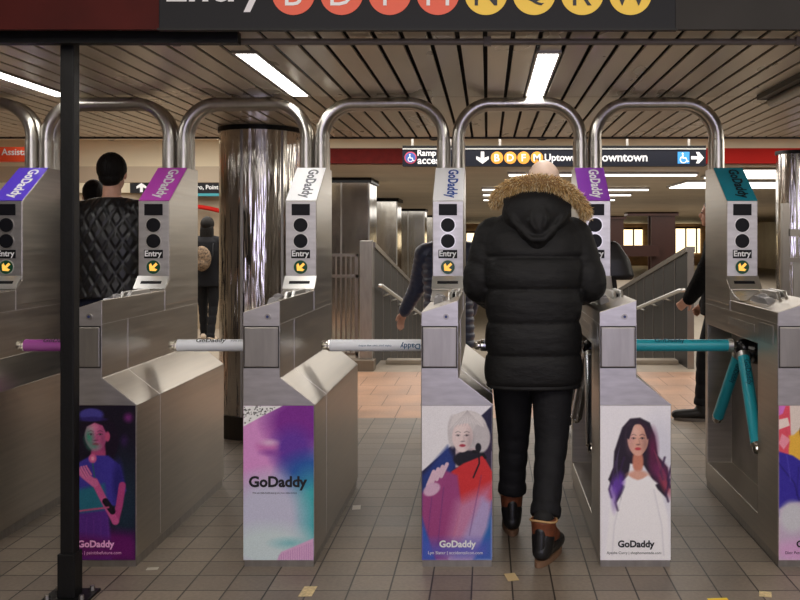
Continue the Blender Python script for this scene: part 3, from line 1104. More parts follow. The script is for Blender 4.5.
def pipe_loop(xa, xb, label):
    t = empty('guard_loop', ((xa + xb) / 2, 1.24, 1.887), label, 'guard rail', 'pipe loops joining the turnstile towers')
    for dy in (0.0, 0.085):
        name = 'front_pipe' if dy == 0 else 'rear_pipe'
        pts = [p - t.location + Vector((0, dy - .03, 0)) for p in loop(xa, xb, 1.24)]
        bm = bmesh.new()
        tube(bm, pts, .0345, 24)
        pp = obj(name, bm, STEEL_P, t, smooth=True)
        for xx in (xa, xb):
            bm = bmesh.new()
            x_ = xx - t.location.x
            tube(bm, [(x_, dy - .03, 0), (x_, dy - .03, .165)], .0375, 24)
            o = obj('collar', bm, STEEL_P, pp, smooth=True)
            o.data.set_sharp_from_angle(angle=math.radians(40))


LB = ['steel pipe loop at the far left edge, reaching the turnstile with the blue-violet panel',
      'steel pipe loop crossing behind the black post',
      'steel pipe loop in front of the stainless round column',
      'steel pipe loop ending at the two white-panelled turnstiles, in front of the ramp access sign',
      'steel pipe loop directly above the parka wearer',
      'rightmost steel pipe loop, ending at the teal-panelled turnstile']
for i in range(6):
    a = (TX[i - 1] if i else TX[0] - .802) + .128
    pipe_loop(a, TX[i] + .042, LB[i])

# ------------------------------------------------------------------ stainless round column
def ripple(name, rough):
    m = mat(name, (0.74, 0.70, 0.65), rough, 1.0, noise=((6, 6, 1.2), 0.12), bump=((13, 13, .8), 1.0))
    [n for n in m.node_tree.nodes if n.type == 'BUMP'][0].inputs['Distance'].default_value = 0.03
    return m


MIR = ripple('mirror_cladding', 0.13)
PIL = mat('pillar_cladding', (0.62, 0.60, 0.56), 0.16, 1.0, noise=((3, 3, 1.5), 0.3), bump=((3, 3, 1.2), .5))


def round_column(x, y, r, label):
    t = empty('round_column', (x, y, 0), label, 'column')
    bm = bmesh.new()
    cyl(bm, (0, 0, .17), (0, 0, 2.285), r, r, 64)
    o = obj('cladding', bm, MIR, t, smooth=True)
    o.data.set_sharp_from_angle(angle=math.radians(40))
    bm = bmesh.new()
    for a in (0.3, 2.4, 4.5, 5.5):
        box(bm, math.cos(a) * r - .008, math.cos(a) * r + .008, math.sin(a) * r - .008, math.sin(a) * r + .008, .17, 2.28)
    obj('joint_strip', bm, STEEL_D, t)
    bm = bmesh.new()
    cyl(bm, (0, 0, 0), (0, 0, .17), r + .015, r + .015, 48)
    obj('base_ring', bm, mat('base_dark', rgb(60, 54, 48), .35, .7), t)
    bm = bmesh.new()
    cyl(bm, (0, 0, 2.285), (0, 0, 2.319), r + .01, r + .01, 48)
    obj('top_ring', bm, BLACKM, t)
    return t


round_column(-1.74, 2.85, .305, 'thick mirror-polished stainless steel round column behind the left turnstiles')
c2 = round_column(2.95, 4.6, .17, 'slimmer mirror-clad round column behind the rightmost turnstile')

# ------------------------------------------------------------------ direction signs
ORC = mat('bullet_orange', rgb(240, 158, 60), .4)
BLU = mat('access_blue', rgb(58, 146, 222), .4)
NAVY = mat('sign_navy', rgb(24, 26, 36), .5, spec=.2)
S = 98.0
PX = lambda p: (p - 487.5) / S
PZ = lambda p: EYE - (p - 239) / S
sy = 900 / S - 4.05
t = empty('direction_sign', (0, sy, PZ(166)), 'long black hanging sign with train line circles reading Uptown and Downtown', 'sign')
z0 = PZ(166)
H = PZ(149.5) - z0
obj('sign_board', B(PX(462), PX(706), 0, .12, 0, H), NAVY, t)
obj('sign_rail', B(PX(462), PX(706), -.01, .13, H, H + .012), STEEL_L, t)
obj('top_rail', B(PX(462), PX(706), 0, .12, H + .014, H + .04), BLACKM, t)
bm = bmesh.new()
for xx in (PX(500), PX(628), PX(690)):
    box(bm, xx - .012, xx + .012, .05, .07, H + .03, 2.68 - z0)
obj('hanger', bm, STEEL_D, t)
bm = bmesh.new()
shape(bm, arrow_pts(.125, .055, -PI / 2), (PX(482.5), 0, H / 2), X, Z, .003)
obj('arrow', bm, WHITE, t)
for i, ch in enumerate('BDFM'):
    cx = PX(497 + i * 13.3)
    bm = bmesh.new()
    disc(bm, (cx, 0, H / 2), X, Z, .063, .003)
    d = obj('route_bullet', bm, ORC, t)
    text(ch, (cx, -.003, H / 2), X, Z, WHITE, d, height=.075, bold=.02)
text('Uptown &', (PX(565.5), 0, H / 2 - .008), X, Z, WHITE, t, width=.425, bold=.02)
text('Downtown', (PX(620.5), 0, H / 2 + .006), X, Z, WHITE, t, width=.55, bold=.02)
bm = bmesh.new()
shape(bm, [(-.06, -.06), (.06, -.06), (.06, .06), (-.06, .06)], (PX(683.5), 0, H / 2), X, Z, .003)
d = obj('access_symbol', bm, BLU, t)
wheelchair((PX(683.5), 0, H / 2 - .005), .075, WHITE, d)
bm = bmesh.new()
shape(bm, arrow_pts(.13, .05, 0), (PX(697.5), 0, H / 2), X, Z, .003)
obj('arrow', bm, WHITE, t)

t = empty('ramp_sign', (0, sy, z0), 'small black hanging sign with a wheelchair symbol reading Ramp access', 'sign')
obj('sign_board', B(PX(402.5), PX(458), 0, .12, 0, H), NAVY, t)
obj('sign_rail', B(PX(402.5), PX(458), -.01, .13, H, H + .012), STEEL_L, t)
obj('top_rail', B(PX(402.5), PX(458), 0, .12, H + .014, H + .04), BLACKM, t)
bm = bmesh.new()
for xx in (PX(412), PX(450)):
    box(bm, xx - .012, xx + .012, .05, .07, H + .03, 2.68 - z0)
obj('hanger', bm, STEEL_D, t)
bm = bmesh.new()
disc(bm, (PX(410.5), 0, H / 2), X, Z, .062, .003)
d = obj('symbol_ring', bm, mat('ring_red', rgb(196, 70, 90), .4), t)
bm = bmesh.new()
disc(bm, (PX(410.5), -.003, H / 2), X, Z, .052, .002)
d = obj('access_symbol', bm, mat('ring_blue', rgb(60, 90, 160), .4), t)
wheelchair((PX(410.5), -.003, H / 2 - .005), .055, WHITE, d)
text('Ramp', (PX(417.5), 0, H * .74), X, Z, WHITE, t, width=.19, bold=.02, align='LEFT')
text('access', (PX(417.5), 0, H * .28), X, Z, WHITE, t, width=.265, bold=.02, align='LEFT')

# left assistance sign
S = 100.0
sy = 900 / S - 4.05
t = empty('assistance_sign', (0, sy, PZ(161.5)), 'orange-red hanging sign reading Assistance at the left edge behind the turnstiles', 'sign')
H = PZ(147) - PZ(161.5)
obj('sign_board', B(PX(-40), PX(48), 0, .1, 0, H), OR, t)
text('Assistance', (PX(1.5), 0, H * .66), X, Z, WHITE, t, width=.38, bold=.02, align='LEFT')
bm = bmesh.new()
for xx in (PX(-30), PX(40)):
    box(bm, xx - .012, xx + .012, .04, .06, H, 2.68 - PZ(161.5))
obj('hanger', bm, STEEL_D, t)
bm = bmesh.new()
cyl(bm, (PX(-60), sy - .25, PZ(140.5)), (PX(225), sy - .25, PZ(140.5)), .02, .02, 10)
tag(obj('ceiling_conduit', bm, mat('cream_pipe', rgb(226, 214, 190), .4)), 'cream painted pipe under the middle ceiling at the left, above the quilted jacket wearer', 'pipe')
def cam_box(x, px_lab):
    bm = bmesh.new()
    cyl(bm, (0, 0, 0), (0, 0, .08), .10, .11, 24)
    o = empty('dome_camera', (x, 5.6, 2.60), px_lab, 'camera')
    obj('mount', bm, mat('dome_mount', rgb(190, 180, 160), .4), o)
    bm = bmesh.new()
    ball(bm, (0, 0, 0), .085, (1, 1, .8), sub=3)
    obj('dome', bm, BLACK, o, smooth=True)


cam_box(PX(84), 'dark dome security camera under the middle ceiling just right of the black post')
cam_box(PX(430), 'dark dome security camera above the ramp access sign')
cam_box(PX(546), 'dark dome security camera above the Uptown sign')

# ------------------------------------------------------------------ background left: fascia, shop front
struct('trim_9', B(XL, -2.4, 6.2, 6.4, 2.30, 2.68), CREAM)
struct('trim_10', B(XL, -2.4, 6.15, 6.25, 2.12, 2.30), TAN)
S = 62.0
yl = 900 / S - 4.05
struct('wall_shopfront', B(XL, -2.6, yl + .3, yl + .5, -.1, 2.9), mat('shop_wall', rgb(170, 152, 128), .5, noise=((.6, 1, 1.5), .3)))
struct('trim_11', B(XL, -3.2, yl + .2, yl + .3, PZ(192), PZ(166)), CREAM)
t = empty('platform_sign', (0, yl, PZ(193)), 'black sign with a white up arrow in the far left background', 'sign')
H = PZ(182) - PZ(193)
obj('sign_board', B(PX(130), PX(222), 0, .1, 0, H), SIGNB, t)
bm = bmesh.new()
shape(bm, arrow_pts(.15, .07, PI / 2), (PX(141.5), 0, H / 2), X, Z, .004)
obj('arrow', bm, WHITE, t)
text('Metro, Point', (PX(203), 0, H / 2), X, Z, WHITE, t, width=.5, bold=.02)
obj('teal_strip', B(PX(192), PX(222), 0, .1, -.05, -.005), mat('teal', rgb(50, 140, 150), .4), t, )
bm = bmesh.new()
for xx in (PX(135), PX(217)):
    box(bm, xx - .02, xx + .02, .04, .06, H, 2.9 - PZ(193))
obj('hanger', bm, STEEL_D, t)
bm = bmesh.new()
pts = [(PX(185) + k * .12, yl + .1, PZ(206) - (k / 8.0) ** 2 * .25) for k in range(9)]
tube(bm, pts, .035, 10)
for k in (1, 7):
    cyl(bm, (pts[k][0], pts[k][1], 0), pts[k], .025, .025, 10)
tag(obj('red_rail', bm, RED, None, smooth=True), 'curved red handrail in the far left background above the backpack wearer', 'rail')

# ------------------------------------------------------------------ ramp balustrades
DPAN = mat('dark_panel', rgb(40, 37, 35), .45, .2, noise=((4, 4, 1), .2))
RAILM = mat('rail_steel', (0.36, 0.33, 0.30), .35, 1.0)


def balustrade(x, side, label, ztop0, ztop1, y0, y1):
    t = empty('ramp_balustrade', (x, y0, 0), label, 'balustrade')
    n = 9
    slope = (ztop1 - ztop0) / (y1 - y0)
    for k in range(n):
        a, b = k * (y1 - y0) / n, (k + 1) * (y1 - y0) / n - .03
        bm = bmesh.new()
        prism(bm, [(a, -.145 * max(0, a - .7) - .1), (b, -.145 * max(0, b - .7) - .1), (b, ztop0 + slope * b), (a, ztop0 + slope * a)], FYZ, -.03, .03)
        obj('panel', bm, DPAN, t)
    for k in range(n + 1):
        bm = bmesh.new()
        a = k * (y1 - y0) / n - .015
        prism(bm, [(a - .012, -.145 * max(0, a - .7) - .1), (a + .012, -.145 * max(0, a - .7) - .1), (a + .012, ztop0 + slope * a), (a - .012, ztop0 + slope * a)], FYZ, -.036, .036)
        obj('joint_trim', bm, RAILM, t)
    bm = bmesh.new()
    prism(bm, [(-.02, ztop0), (y1 - y0, ztop1), (y1 - y0, ztop1 + .06), (-.02, ztop0 + .06)], FYZ, -.05, .05)
    obj('top_rail', bm, RAILM, t)
    bm = bmesh.new()
    tube(bm, [(side * -.14, -.3, ztop0 - .42), (side * -.12, -.0, ztop0 - .44), (side * -.12, y1 - y0, ztop1 - .44)], .024, 14)
    for k in range(1, 7):
        yy = k * .9
        cyl(bm, (0, yy, ztop0 - .5 + slope * yy), (side * -.12, yy, ztop0 - .46 + slope * yy), .01, .01, 8)
    obj('handrail', bm, STEEL_L, t, smooth=True)


balustrade(-1.33, -1, 'dark panelled ramp balustrade sloping down behind the slate puffer jacket wearer', 1.38, .30, 6.25, 14.2)
balustrade(2.31, 1, 'dark panelled ramp balustrade with handrail sloping down left of the walker in black at right', 1.33, .40, 6.2, 12.6)
t = empty('newel_post', (-1.37, 6.15, 0), 'square stainless post at the top of the left ramp balustrade', 'post')
obj('shaft', B(-.07, .07, -.06, .06, 0.0, 1.46), STEEL_D, t, bevel=.004)
obj('base', B(-.2, .1, -.16, .06, 0, .12), mat('kerb_dark', rgb(110, 98, 84), .6), t, bevel=.005)
tag(obj('ramp_kerb', B(-1.2, 2.25, 6.55, 6.75, 0, .05), LAND, bevel=.01), 'low pale concrete kerb crossing in front of the ramp between the two balustrades', 'kerb')

# stainless pillars along the ramp
def square_pillar(x0, x1, y, d, label, top=CZ, cap=True):
    t = empty('clad_pillar', ((x0 + x1) / 2, y, 0), label, 'pillar', 'stainless clad pillars along the ramp')
    w_ = (x1 - x0) / 2
    obj('cladding', B(-w_, w_, 0, d, 0, top - .001), PIL, t, bevel=.01)
    bm = bmesh.new()
    for xx in (-w_ - .004, 0, w_ - .02):
        box(bm, xx, xx + .024, -.012, 0, 0, top - .06)
    obj('joint_trim', bm, STEEL_D, t)
    obj('cap', B(-w_ - .03, w_ + .03, -.03, d + .02, top - .07, top - .001), BLACKM, t)


square_pillar(-2.42, -1.62, 8.3, .8, 'nearest mirror-clad square pillar beside the left ramp balustrade')
square_pillar(-2.75, -1.86, 14.5, .9, 'second mirror-clad square pillar, behind the left ramp balustrade')
square_pillar(-2.7, -1.75, 21.0, .9, 'third mirror-clad square pillar, far behind the left ramp balustrade')
square_pillar(-2.7, -1.75, 28.0, .9, 'farthest mirror-clad square pillar behind the left ramp balustrade')
t = empty('barred_gate', (-1.86, 6.6, 0), 'low stainless barred gate between the white-panelled turnstile and the newel post', 'gate')
bm = bmesh.new()
for (a, b) in ((-.36, -.33), (.30, .33)):
    box(bm, a, b, -.02, .02, 0, 1.30)
for z_ in (.10, 1.02, 1.27):
    box(bm, -.36, .33, -.02, .02, z_, z_ + .035)
obj('frame', bm, RAILM, t)
bm = bmesh.new()
for k in range(11):
    x_ = -.29 + k * .058
    box(bm, x_, x_ + .02, -.01, .01, .13, 1.27)
obj('bars', bm, RAILM, t)

# red-brown steel columns at the far right
RB = mat('red_brown_steel', rgb(58, 27, 20), .45, noise=((2, 2, .6), .25))
def steel_column(x0, x1, y, label, cap=None):
    t = empty('steel_column', ((x0 + x1) / 2, y, 0), label, 'column', 'red-brown steel columns in the far hall')
    w_ = (x1 - x0) / 2
    bm = bmesh.new()
    box(bm, -w_, w_, 0, .08, -1.9, 2.3)
    box(bm, -w_, w_, .5, .58, -1.9, 2.3)
    box(bm, -w_ * .15, w_ * .15, .08, .5, -1.9, 2.3)
    obj('shaft', bm, RB, t)
    obj('capital', B(-w_ - (cap or .1), w_ + .1, -.05, .6, 2.2, 2.31), RB, t)


steel_column(5.1, 5.85, 24.0, 'thick red-brown steel column above the right ramp balustrade, nearest of its row', cap=.75)
steel_column(4.45, 5.0, 29.0, 'red-brown steel column between the purple-panelled turnstile and the thicker column')
steel_column(5.5, 5.95, 40.0, 'slim red-brown steel column in the far distance left of the other two')
tag(obj('cross_beam', B(4.0, 5.3, 23.7, 23.95, .94, 1.28), RB), 'horizontal red-brown steel beam crossing between the far columns', 'beam')

# lit windows far away
LITW = mat('lit_window', rgb(250, 226, 180), .5, emit=1.6)
for i, (a, b, z_0, z_1) in enumerate(((6.3, 8.6, 0.9, 2.0), (9.2, 11.8, 0.7, 2.05), (-1.2, 2.0, 1.0, 1.8), (-4, -2.2, 1.0, 1.9))):
    t = bpy.data.objects.new('window_%d' % (i + 1), None)
    C.objects.link(t)
    t['kind'] = 'structure'
    t.location = (a, YF - .1, 0)
    obj('pane', B(0, b - a, 0, .05, z_0, z_1), LITW, t)
    bm = bmesh.new()
    k = 0
    while k * .6 < b - a:
        box(bm, k * .6 - .04, k * .6 + .04, -.03, .0, z_0, z_1)
        k += 1
    box(bm, 0, b - a, -.03, 0, z_1, z_1 + .12)
    obj('frame', bm, RB, t)

# right side: railing with ribbed panels behind turnstile 5
t = empty('steel_fence', (3.15, 3.6, 0), 'dark ribbed steel fence with a top rail behind the rightmost turnstile', 'fence')
obj('top_rail', B(-.6, 1.6, -.03, .03, 1.50, 1.56), RAILM, t)
obj('bottom_rail', B(-.6, 1.6, -.03, .03, .12, .17), RAILM, t)
bm = bmesh.new()
for k in range(24):
    x_ = -.55 + k * .088
    box(bm, x_, x_ + .055, -.012, .012, .17, 1.30)
obj('ribs', bm, STEEL_D, t)
obj('mid_rail', B(-.6, 1.6, -.025, .025, 1.28, 1.32), RAILM, t)
for x_ in (-.62, .0, 1.6):
    obj('post', B(x_ - .03, x_ + .03, -.03, .03, 0, 1.78 if x_ < 0 else 1.56), RAILM, t)
# dark post at the right edge
t = empty('edge_post', (2.10, 1.75, 0), 'dark steel post at the right edge of the picture, behind the rightmost turnstile', 'post')
obj('shaft', B(-.035, .035, -.04, .04, 0.01, CZ), mat('dark_post', rgb(50, 46, 46), .35, .5), t, bevel=.004)
obj('base_plate', B(-.08, .08, -.08, .08, 0, .012), BLACKM, t)

# behind the camera: an added glow panel giving the middle cabinets their cool sheen
t = empty('poster_case', (.75, YB + .02, .35), 'cool white lit poster case on the wall behind the viewer', 'light box')
obj('frame', B(-1.95, 1.95, 0, .10, -.05, 2.2), STEEL_D, t)
obj('lit_face', B(-1.88, 1.88, .10, .115, 0.02, 2.13), mat('cool_lit_face', (0.72, 0.70, 1.0), .5, emit=2.1), t)


# ------------------------------------------------------------------ people
SKIN = mat('skin', rgb(222, 170, 144), .5, noise=((30, 30, 30), .08))
SKIN2 = mat('skin_pale', rgb(232, 204, 186), .5, noise=((30, 30, 30), .06))
HAIRD = mat('dark_hair', rgb(18, 14, 12), .6, bump=((90, 90, 12), .8), spec=.2)
HAIRG = mat('grey_hair', rgb(190, 186, 180), .6, bump=((120, 120, 20), .6))


def chain(bm, pts, sub=2):
    for (c, r) in pts:
        ball(bm, c, r, sub=sub)
    for (c0, r0), (c1, r1) in zip(pts[:-1], pts[1:]):
        if (Vector(c1) - Vector(c0)).length > 1e-4:
            cyl(bm, c0, c1, r0, r1, 20)
    return bm


def loft(bm, rings, n=40, power=2.4):
    """rings: (cx, cy, z, rx, ry)"""
    R = []
    for cx, cy, z, rx, ry in rings:
        r = []
        for k in range(n):
            a = 2 * PI * k / n
            c, s = math.cos(a), math.sin(a)
            q = (abs(c) ** power + abs(s) ** power) ** (-1 / power)
            r.append(bm.verts.new((cx + rx * c * q, cy + ry * s * q, z)))
        R.append(r)
    for i in range(len(R) - 1):
        for k in range(n):
            bm.faces.new((R[i][k], R[i][(k + 1) % n], R[i + 1][(k + 1) % n], R[i + 1][k]))
    bm.faces.new(R[0][::-1])
    bm.faces.new(R[-1])
    return bm


def interp_rings(keys, step=.01, seams=(), depth=.012, wid=.012, bulge=0.0):
    """keys: (z, cx, cy, rx, ry) low to high; pinched at seams"""
    out = []
    z = keys[0][0]
    zs = [k[0] for k in keys]
    allz = []
    while z < zs[-1]:
        allz.append(z)
        z += step
    allz.append(zs[-1])
    ss = sorted([zs[0]] + list(seams) + [zs[-1]])
    for z in allz:
        v = [float(np.interp(z, zs, [k[j] for k in keys])) for j in range(1, 5)]
        d = 0
        for s in seams:
            d += depth * math.exp(-((z - s) / wid) ** 2)
        bl = 0
        if bulge:
            for a, b in zip(ss[:-1], ss[1:]):
                if a <= z <= b:
                    bl = bulge * math.sin(PI * (z - a) / (b - a))
        out.append((v[0], v[1], z, v[2] - d + bl, v[3] - d + bl))
    return out


def puff(p0, p1, r0, r1, n, dent=.010):
    """capsule chain with quilting rings between p0 and p1"""
    p0, p1 = Vector(p0), Vector(p1)
    pts = []
    m = n * 6
    for k in range(m + 1):
        f = k / m
        s = abs(math.sin(PI * f * n))
        pts.append((p0.lerp(p1, f), r0 + (r1 - r0) * f - dent * (1 - s) ** 2))
    return pts


def head(bm, c, yaw=0, s=1.0):
    R = Matrix.Rotation(yaw, 3, 'Z')
    c = Vector(c)
    P = lambda x, y, z: c + R @ (Vector((x, y, z)) * s)
    ball(bm, P(0, -.012, .018), 1, (.077 * s, .094 * s, .10 * s), R, 3)
    ball(bm, P(0, .03, -.045), 1, (.056 * s, .062 * s, .072 * s), R, 3)
    ball(bm, P(0, .062, -.085), 1, (.03 * s, .026 * s, .024 * s), R, 2)
    ball(bm, P(0, .094, -.02), 1, (.013 * s, .018 * s, .022 * s), R, 2)
    cyl(bm, P(0, .078, .015), P(0, .1, -.022), .007 * s, .012 * s, 10)
    ball(bm, P(0, .083, -.058), 1, (.024 * s, .012 * s, .009 * s), R, 2)
    ball(bm, P(0, .072, .022), 1, (.05 * s, .018 * s, .012 * s), R, 2)
    for sd in (-1, 1):
        ball(bm, P(sd * .08, -.004, -.012), 1, (.011 * s, .022 * s, .034 * s), R, 2)
        ball(bm, P(sd * .032, .076, .002), 1, (.016 * s, .010 * s, .010 * s), R, 2)
    return P


def face_bits(P, parent, s=1.0):
    for sd in (-1, 1):
        bm = bmesh.new()
        ball(bm, P(sd * .031, .079, .003), .0105 * s, sub=2)
        ball(bm, P(sd * .031, .0865, .003), .0052 * s, sub=2)
        o = obj('eye', bm, mat('eye_dark', rgb(60, 46, 40), .2), parent, smooth=True)
    bm = bmesh.new()
    ball(bm, P(0, .088, -.058), 1, (.021, .008, .006), None, 2)
    obj('lips', bm, mat('lips', rgb(170, 90, 84), .5), parent, smooth=True)


def hand(bm, wrist, d, nrm, side, s=1.0, curl=.5):
    """palm along d, palm facing nrm, thumb on the given side"""
    d, nrm = Vector(d).normalized(), Vector(nrm)
    nrm = (nrm - d * nrm.dot(d)).normalized()
    a = d.cross(nrm) * side
    w0 = Vector(wrist)
    M = Matrix((a, d, nrm)).transposed()
    ball(bm, w0 + d * .045 * s, 1, (.040 * s, .05 * s, .016 * s), M, 2)
    cyl(bm, w0 - d * .02, w0 + d * .03, .025 * s, .024 * s, 12)
    for k, (off, L) in enumerate(((.028, .066), (.010, .076), (-.009, .071), (-.027, .056))):
        base = w0 + (d * .078 + a * off) * s
        pts = [(w0 + (d * .05 + a * off * .8) * s, .0095 * s), (base, .0098 * s)]
        ang = 0
        p = base
        for j, fr in enumerate((.45, .32, .23)):
            ang += curl * (.7 if j == 0 else .8)
            dd = d * math.cos(ang) + nrm * math.sin(ang) + a * off * 1.2
            p = p + dd.normalized() * L * fr * s
            pts.append((p.copy(), (.0090 - j * .0007) * s))
        chain(bm, pts, 1)
    tb = w0 + (d * .022 + a * .030) * s
    t1 = tb + (d * .6 + a * .75 + nrm * .25).normalized() * .036 * s
    t2 = t1 + (d * .8 + a * .35 + nrm * .4).normalized() * .032 * s
    chain(bm, [(w0 + d * .02 * s, .014 * s), (tb, .0135 * s), (t1, .0115 * s), (t2, .0095 * s)], 1)


def body(bm, J, hs=1.0, curl=.5, arms=True):
    """J: dict of joints"""
    P = head(bm, J['head'], J.get('yaw', 0), hs)
    chain(bm, [(J['head'] + Vector((0, -.015, -.06)), .055), (J['neck'], .058)])
    chain(bm, [(J['neck'], .06), (J['chest'], .12), (J['pelvis'], .12)])
    for s in 'LR':
        sg = -1 if s == 'L' else 1
        chain(bm, [(J['neck'], .05), (J['sh' + s], .06), (J['el' + s], .045), (J['wr' + s], .028)])
        chain(bm, [(J['pelvis'], .11), (J['hip' + s], .095), (J['kn' + s], .06), (J['an' + s], .042)])
        an = J['an' + s]
        f = J.get('foot' + s, Vector((0, 1, 0)))
        chain(bm, [(an + Vector((0, 0, -.04)), .036), (an + f * .12 + Vector((0, 0, -.05)), .026)])
        d = (J['wr' + s] - J['el' + s]).normalized()
        hd = J.get('hd' + s, d)
        hand(bm, J['wr' + s], hd, J.get('hn' + s, Vector((-sg, 0, 0))), J.get('th' + s, 1 if s == 'L' else -1), 1.0, curl)
    return P


V = lambda x, y, z: Vector((x, y, z))


def person(label, J, loc, yaw, skin, voxel=.009, curl=.5, group=None):
    bm = bmesh.new()
    P = body(bm, J, J.get('hs', 1.0), curl)
    o = obj('person', remesh(bm, voxel, 3), skin, None, smooth=True)
    tag(o, label, 'person', group)
    o.location = loc
    o.rotation_euler.z = yaw
    face_bits(P, o)
    return o, P


def trousers(J, m, parent, extra=.018, cuff=0.0, rings=0):
    bm = bmesh.new()
    chain(bm, [(J['pelvis'] + V(0, 0, .06), .13), (J['pelvis'], .14)])
    for s in 'LR':
        hip, kn, an = J['hip' + s], J['kn' + s], J['an' + s]
        top = an + (kn - an).normalized() * cuff
        chain(bm, [(J['pelvis'], .125), (hip, .098 + extra), (hip.lerp(kn, .5), .082 + extra), (kn, .065 + extra)])
        chain(bm, puff(kn, top, .065 + extra, .05 + extra, 3, .007))
        cyl(bm, top, top + (top - kn).normalized() * .05, .05 + extra + .006, .052 + extra + .004, 24)
    return obj('trousers', remesh(bm, .01, 3), m, parent, smooth=True)


def shoe(an, f, L, h, m, sole_m, parent, name='shoe', z0=0.0, upper=None):
    """an: ankle joint above the shoe, f: forward"""
    f = Vector(f).normalized()
    sd = Vector((f.y, -f.x, 0))
    base = Vector((an.x, an.y, z0))
    bm = bmesh.new()
    P = lambda u, v, z: base + f * u + sd * v + V(0, 0, z)
    chain(bm, [(P(-.035, 0, .06), .044), (P(.02, 0, .065), .046), (P(L * .45, 0, .05), .043), (P(L * .68, .002, .046), .036)])
    chain(bm, [(P(-.02, 0, .06), .047), (P(-.008, 0, h), .055)])
    o = obj(name, remesh(bm, .008, 3), m, parent, smooth=True)
    # sole
    bm = bmesh.new()
    out = []
    for k in range(28):
        a = 2 * PI * k / 28
        u = math.cos(a)
        w_ = .041 + .006 * max(0, math.sin(u * 1.3))
        out.append((L * .5 - .085 + u * (L * .5 + .004), math.sin(a) * w_))
    A = [bm.verts.new(P(u, v, 0.001)) for u, v in out]
    Bv = [bm.verts.new(P(u, v, .026)) for u, v in out]
    bm.faces.new(A[::-1])
    bm.faces.new(Bv)
    for k in range(28):
        bm.faces.new((A[k], A[(k + 1) % 28], Bv[(k + 1) % 28], Bv[k]))
    obj('sole', bm, sole_m, o)
    return o, P


def fabric(name, c, rough=.8, scale=40, st=.3, sheen=0.0, wr=None):
    return mat(name, c, rough, noise=((scale, scale, scale), .12), bump=((wr or (9, 9, 9)), st), sheen=sheen, spec=.25)


# ---- the man in the black parka
J = dict(head=V(.055, .10, 1.737), neck=V(.02, .06, 1.58), chest=V(0, .03, 1.35), pelvis=V(0, .02, .98),
         shL=V(-.19, .03, 1.5), elL=V(-.265, .02, 1.26), wrL=V(-.20, .26, 1.16), shR=V(.19, .03, 1.5), elR=V(.275, .0, 1.26), wrR=V(.25, .24, 1.19),
         hipL=V(-.095, .03, .92), hipR=V(.095, .02, .92), knL=V(-.09, .17, .50), knR=V(.085, .02, .50), anL=V(-.085, .20, .11), anR=V(.075, -.20, .12),
         footL=V(-.05, 1, 0).normalized(), footR=V(.55, .85, 0).normalized(), hdL=V(.1, .9, -.3), hdR=V(.2, .9, -.2), hs=1.10)
PKX, PKY = .222, .30
J['knR'] = V(.085, -.04, .52)
J['anR'] = V(.035, -.235, .12)
J['footR'] = V(.38, .92, 0).normalized()
J['anL'] = V(-.10, .20, .11)
J['hipL'] = V(-.10, .03, .92)
man, P = person('person in a black puffer parka with a fur-trimmed hood walking through the middle turnstile aisle', J, (PKX, PKY, 0), 0, SKIN2, .009)
PARKA = mat('parka_black', rgb(19, 19, 21), .66, noise=((30, 30, 30), .2), bump=((9, 9, 20), 1.0), spec=.35)
seams = (.928, 1.082, 1.240, 1.393)
rings = interp_rings([(.780, 0, 0.0, .222, .150), (.80, 0, 0, .230, .165), (.92, 0, 0, .227, .170), (1.10, 0, 0, .223, .172), (1.30, 0, .0, .230, .17),
                      (1.42, 0, .01, .245, .155), (1.50, 0, .02, .235, .14), (1.56, 0, .03, .20, .12), (1.61, .005, .045, .13, .105), (1.66, .01, .06, .09, .09)],
                     .008, seams, .013, .007, .009)
bm = bmesh.new()
loft(bm, rings, 48, 2.5)
for s, sg in (('L', -1), ('R', 1)):
    sh, el, wr = J['sh' + s], J['el' + s], J['wr' + s]
    shp = sh + V(sg * .0, 0, -.01)
    chain(bm, [(shp, .098), (shp.lerp(el, .45), .094)])
    chain(bm, puff(shp.lerp(el, .3), el, .094, .088, 2, .008))
    chain(bm, puff(el, wr, .088, .056, 3, .009))
coat = obj('parka', remesh(bm, .0085, 3), PARKA, man, smooth=True)
# hem band
bm = bmesh.new()
loft(bm, interp_rings([(.766, 0, 0, .222, .148), (.774, 0, 0, .229, .156), (.788, 0, 0, .226, .154)], .004), 48, 2.5)
obj('hem_band', bm, PARKA, coat, smooth=True)
# hood lying on the back
bm = bmesh.new()
ball(bm, (.01, -.055, 1.60), 1, (.165, .12, .13), None, 3)
ball(bm, (.01, -.095, 1.55), 1, (.105, .10, .115), None, 3)
ball(bm, (.01, -.105, 1.49), 1, (.06, .08, .07), None, 3)
chain(bm, [(V(-.13, -.08, 1.66), .02), (V(-.10, -.15, 1.56), .016), (V(-.02, -.185, 1.475), .014), (V(.04, -.185, 1.475), .014), (V(.12, -.15, 1.56), .016), (V(.16, -.08, 1.63), .02)])
chain(bm, [(V(-.01, -.16, 1.62), .012), (V(-.02, -.19, 1.56), .016), (V(.0, -.19, 1.52), .01)])
chain(bm, [(V(.04, -.16, 1.62), .012), (V(.05, -.19, 1.57), .014), (V(.04, -.19, 1.53), .01)])
obj('hood', remesh(bm, .008, 2), PARKA, coat, smooth=True)
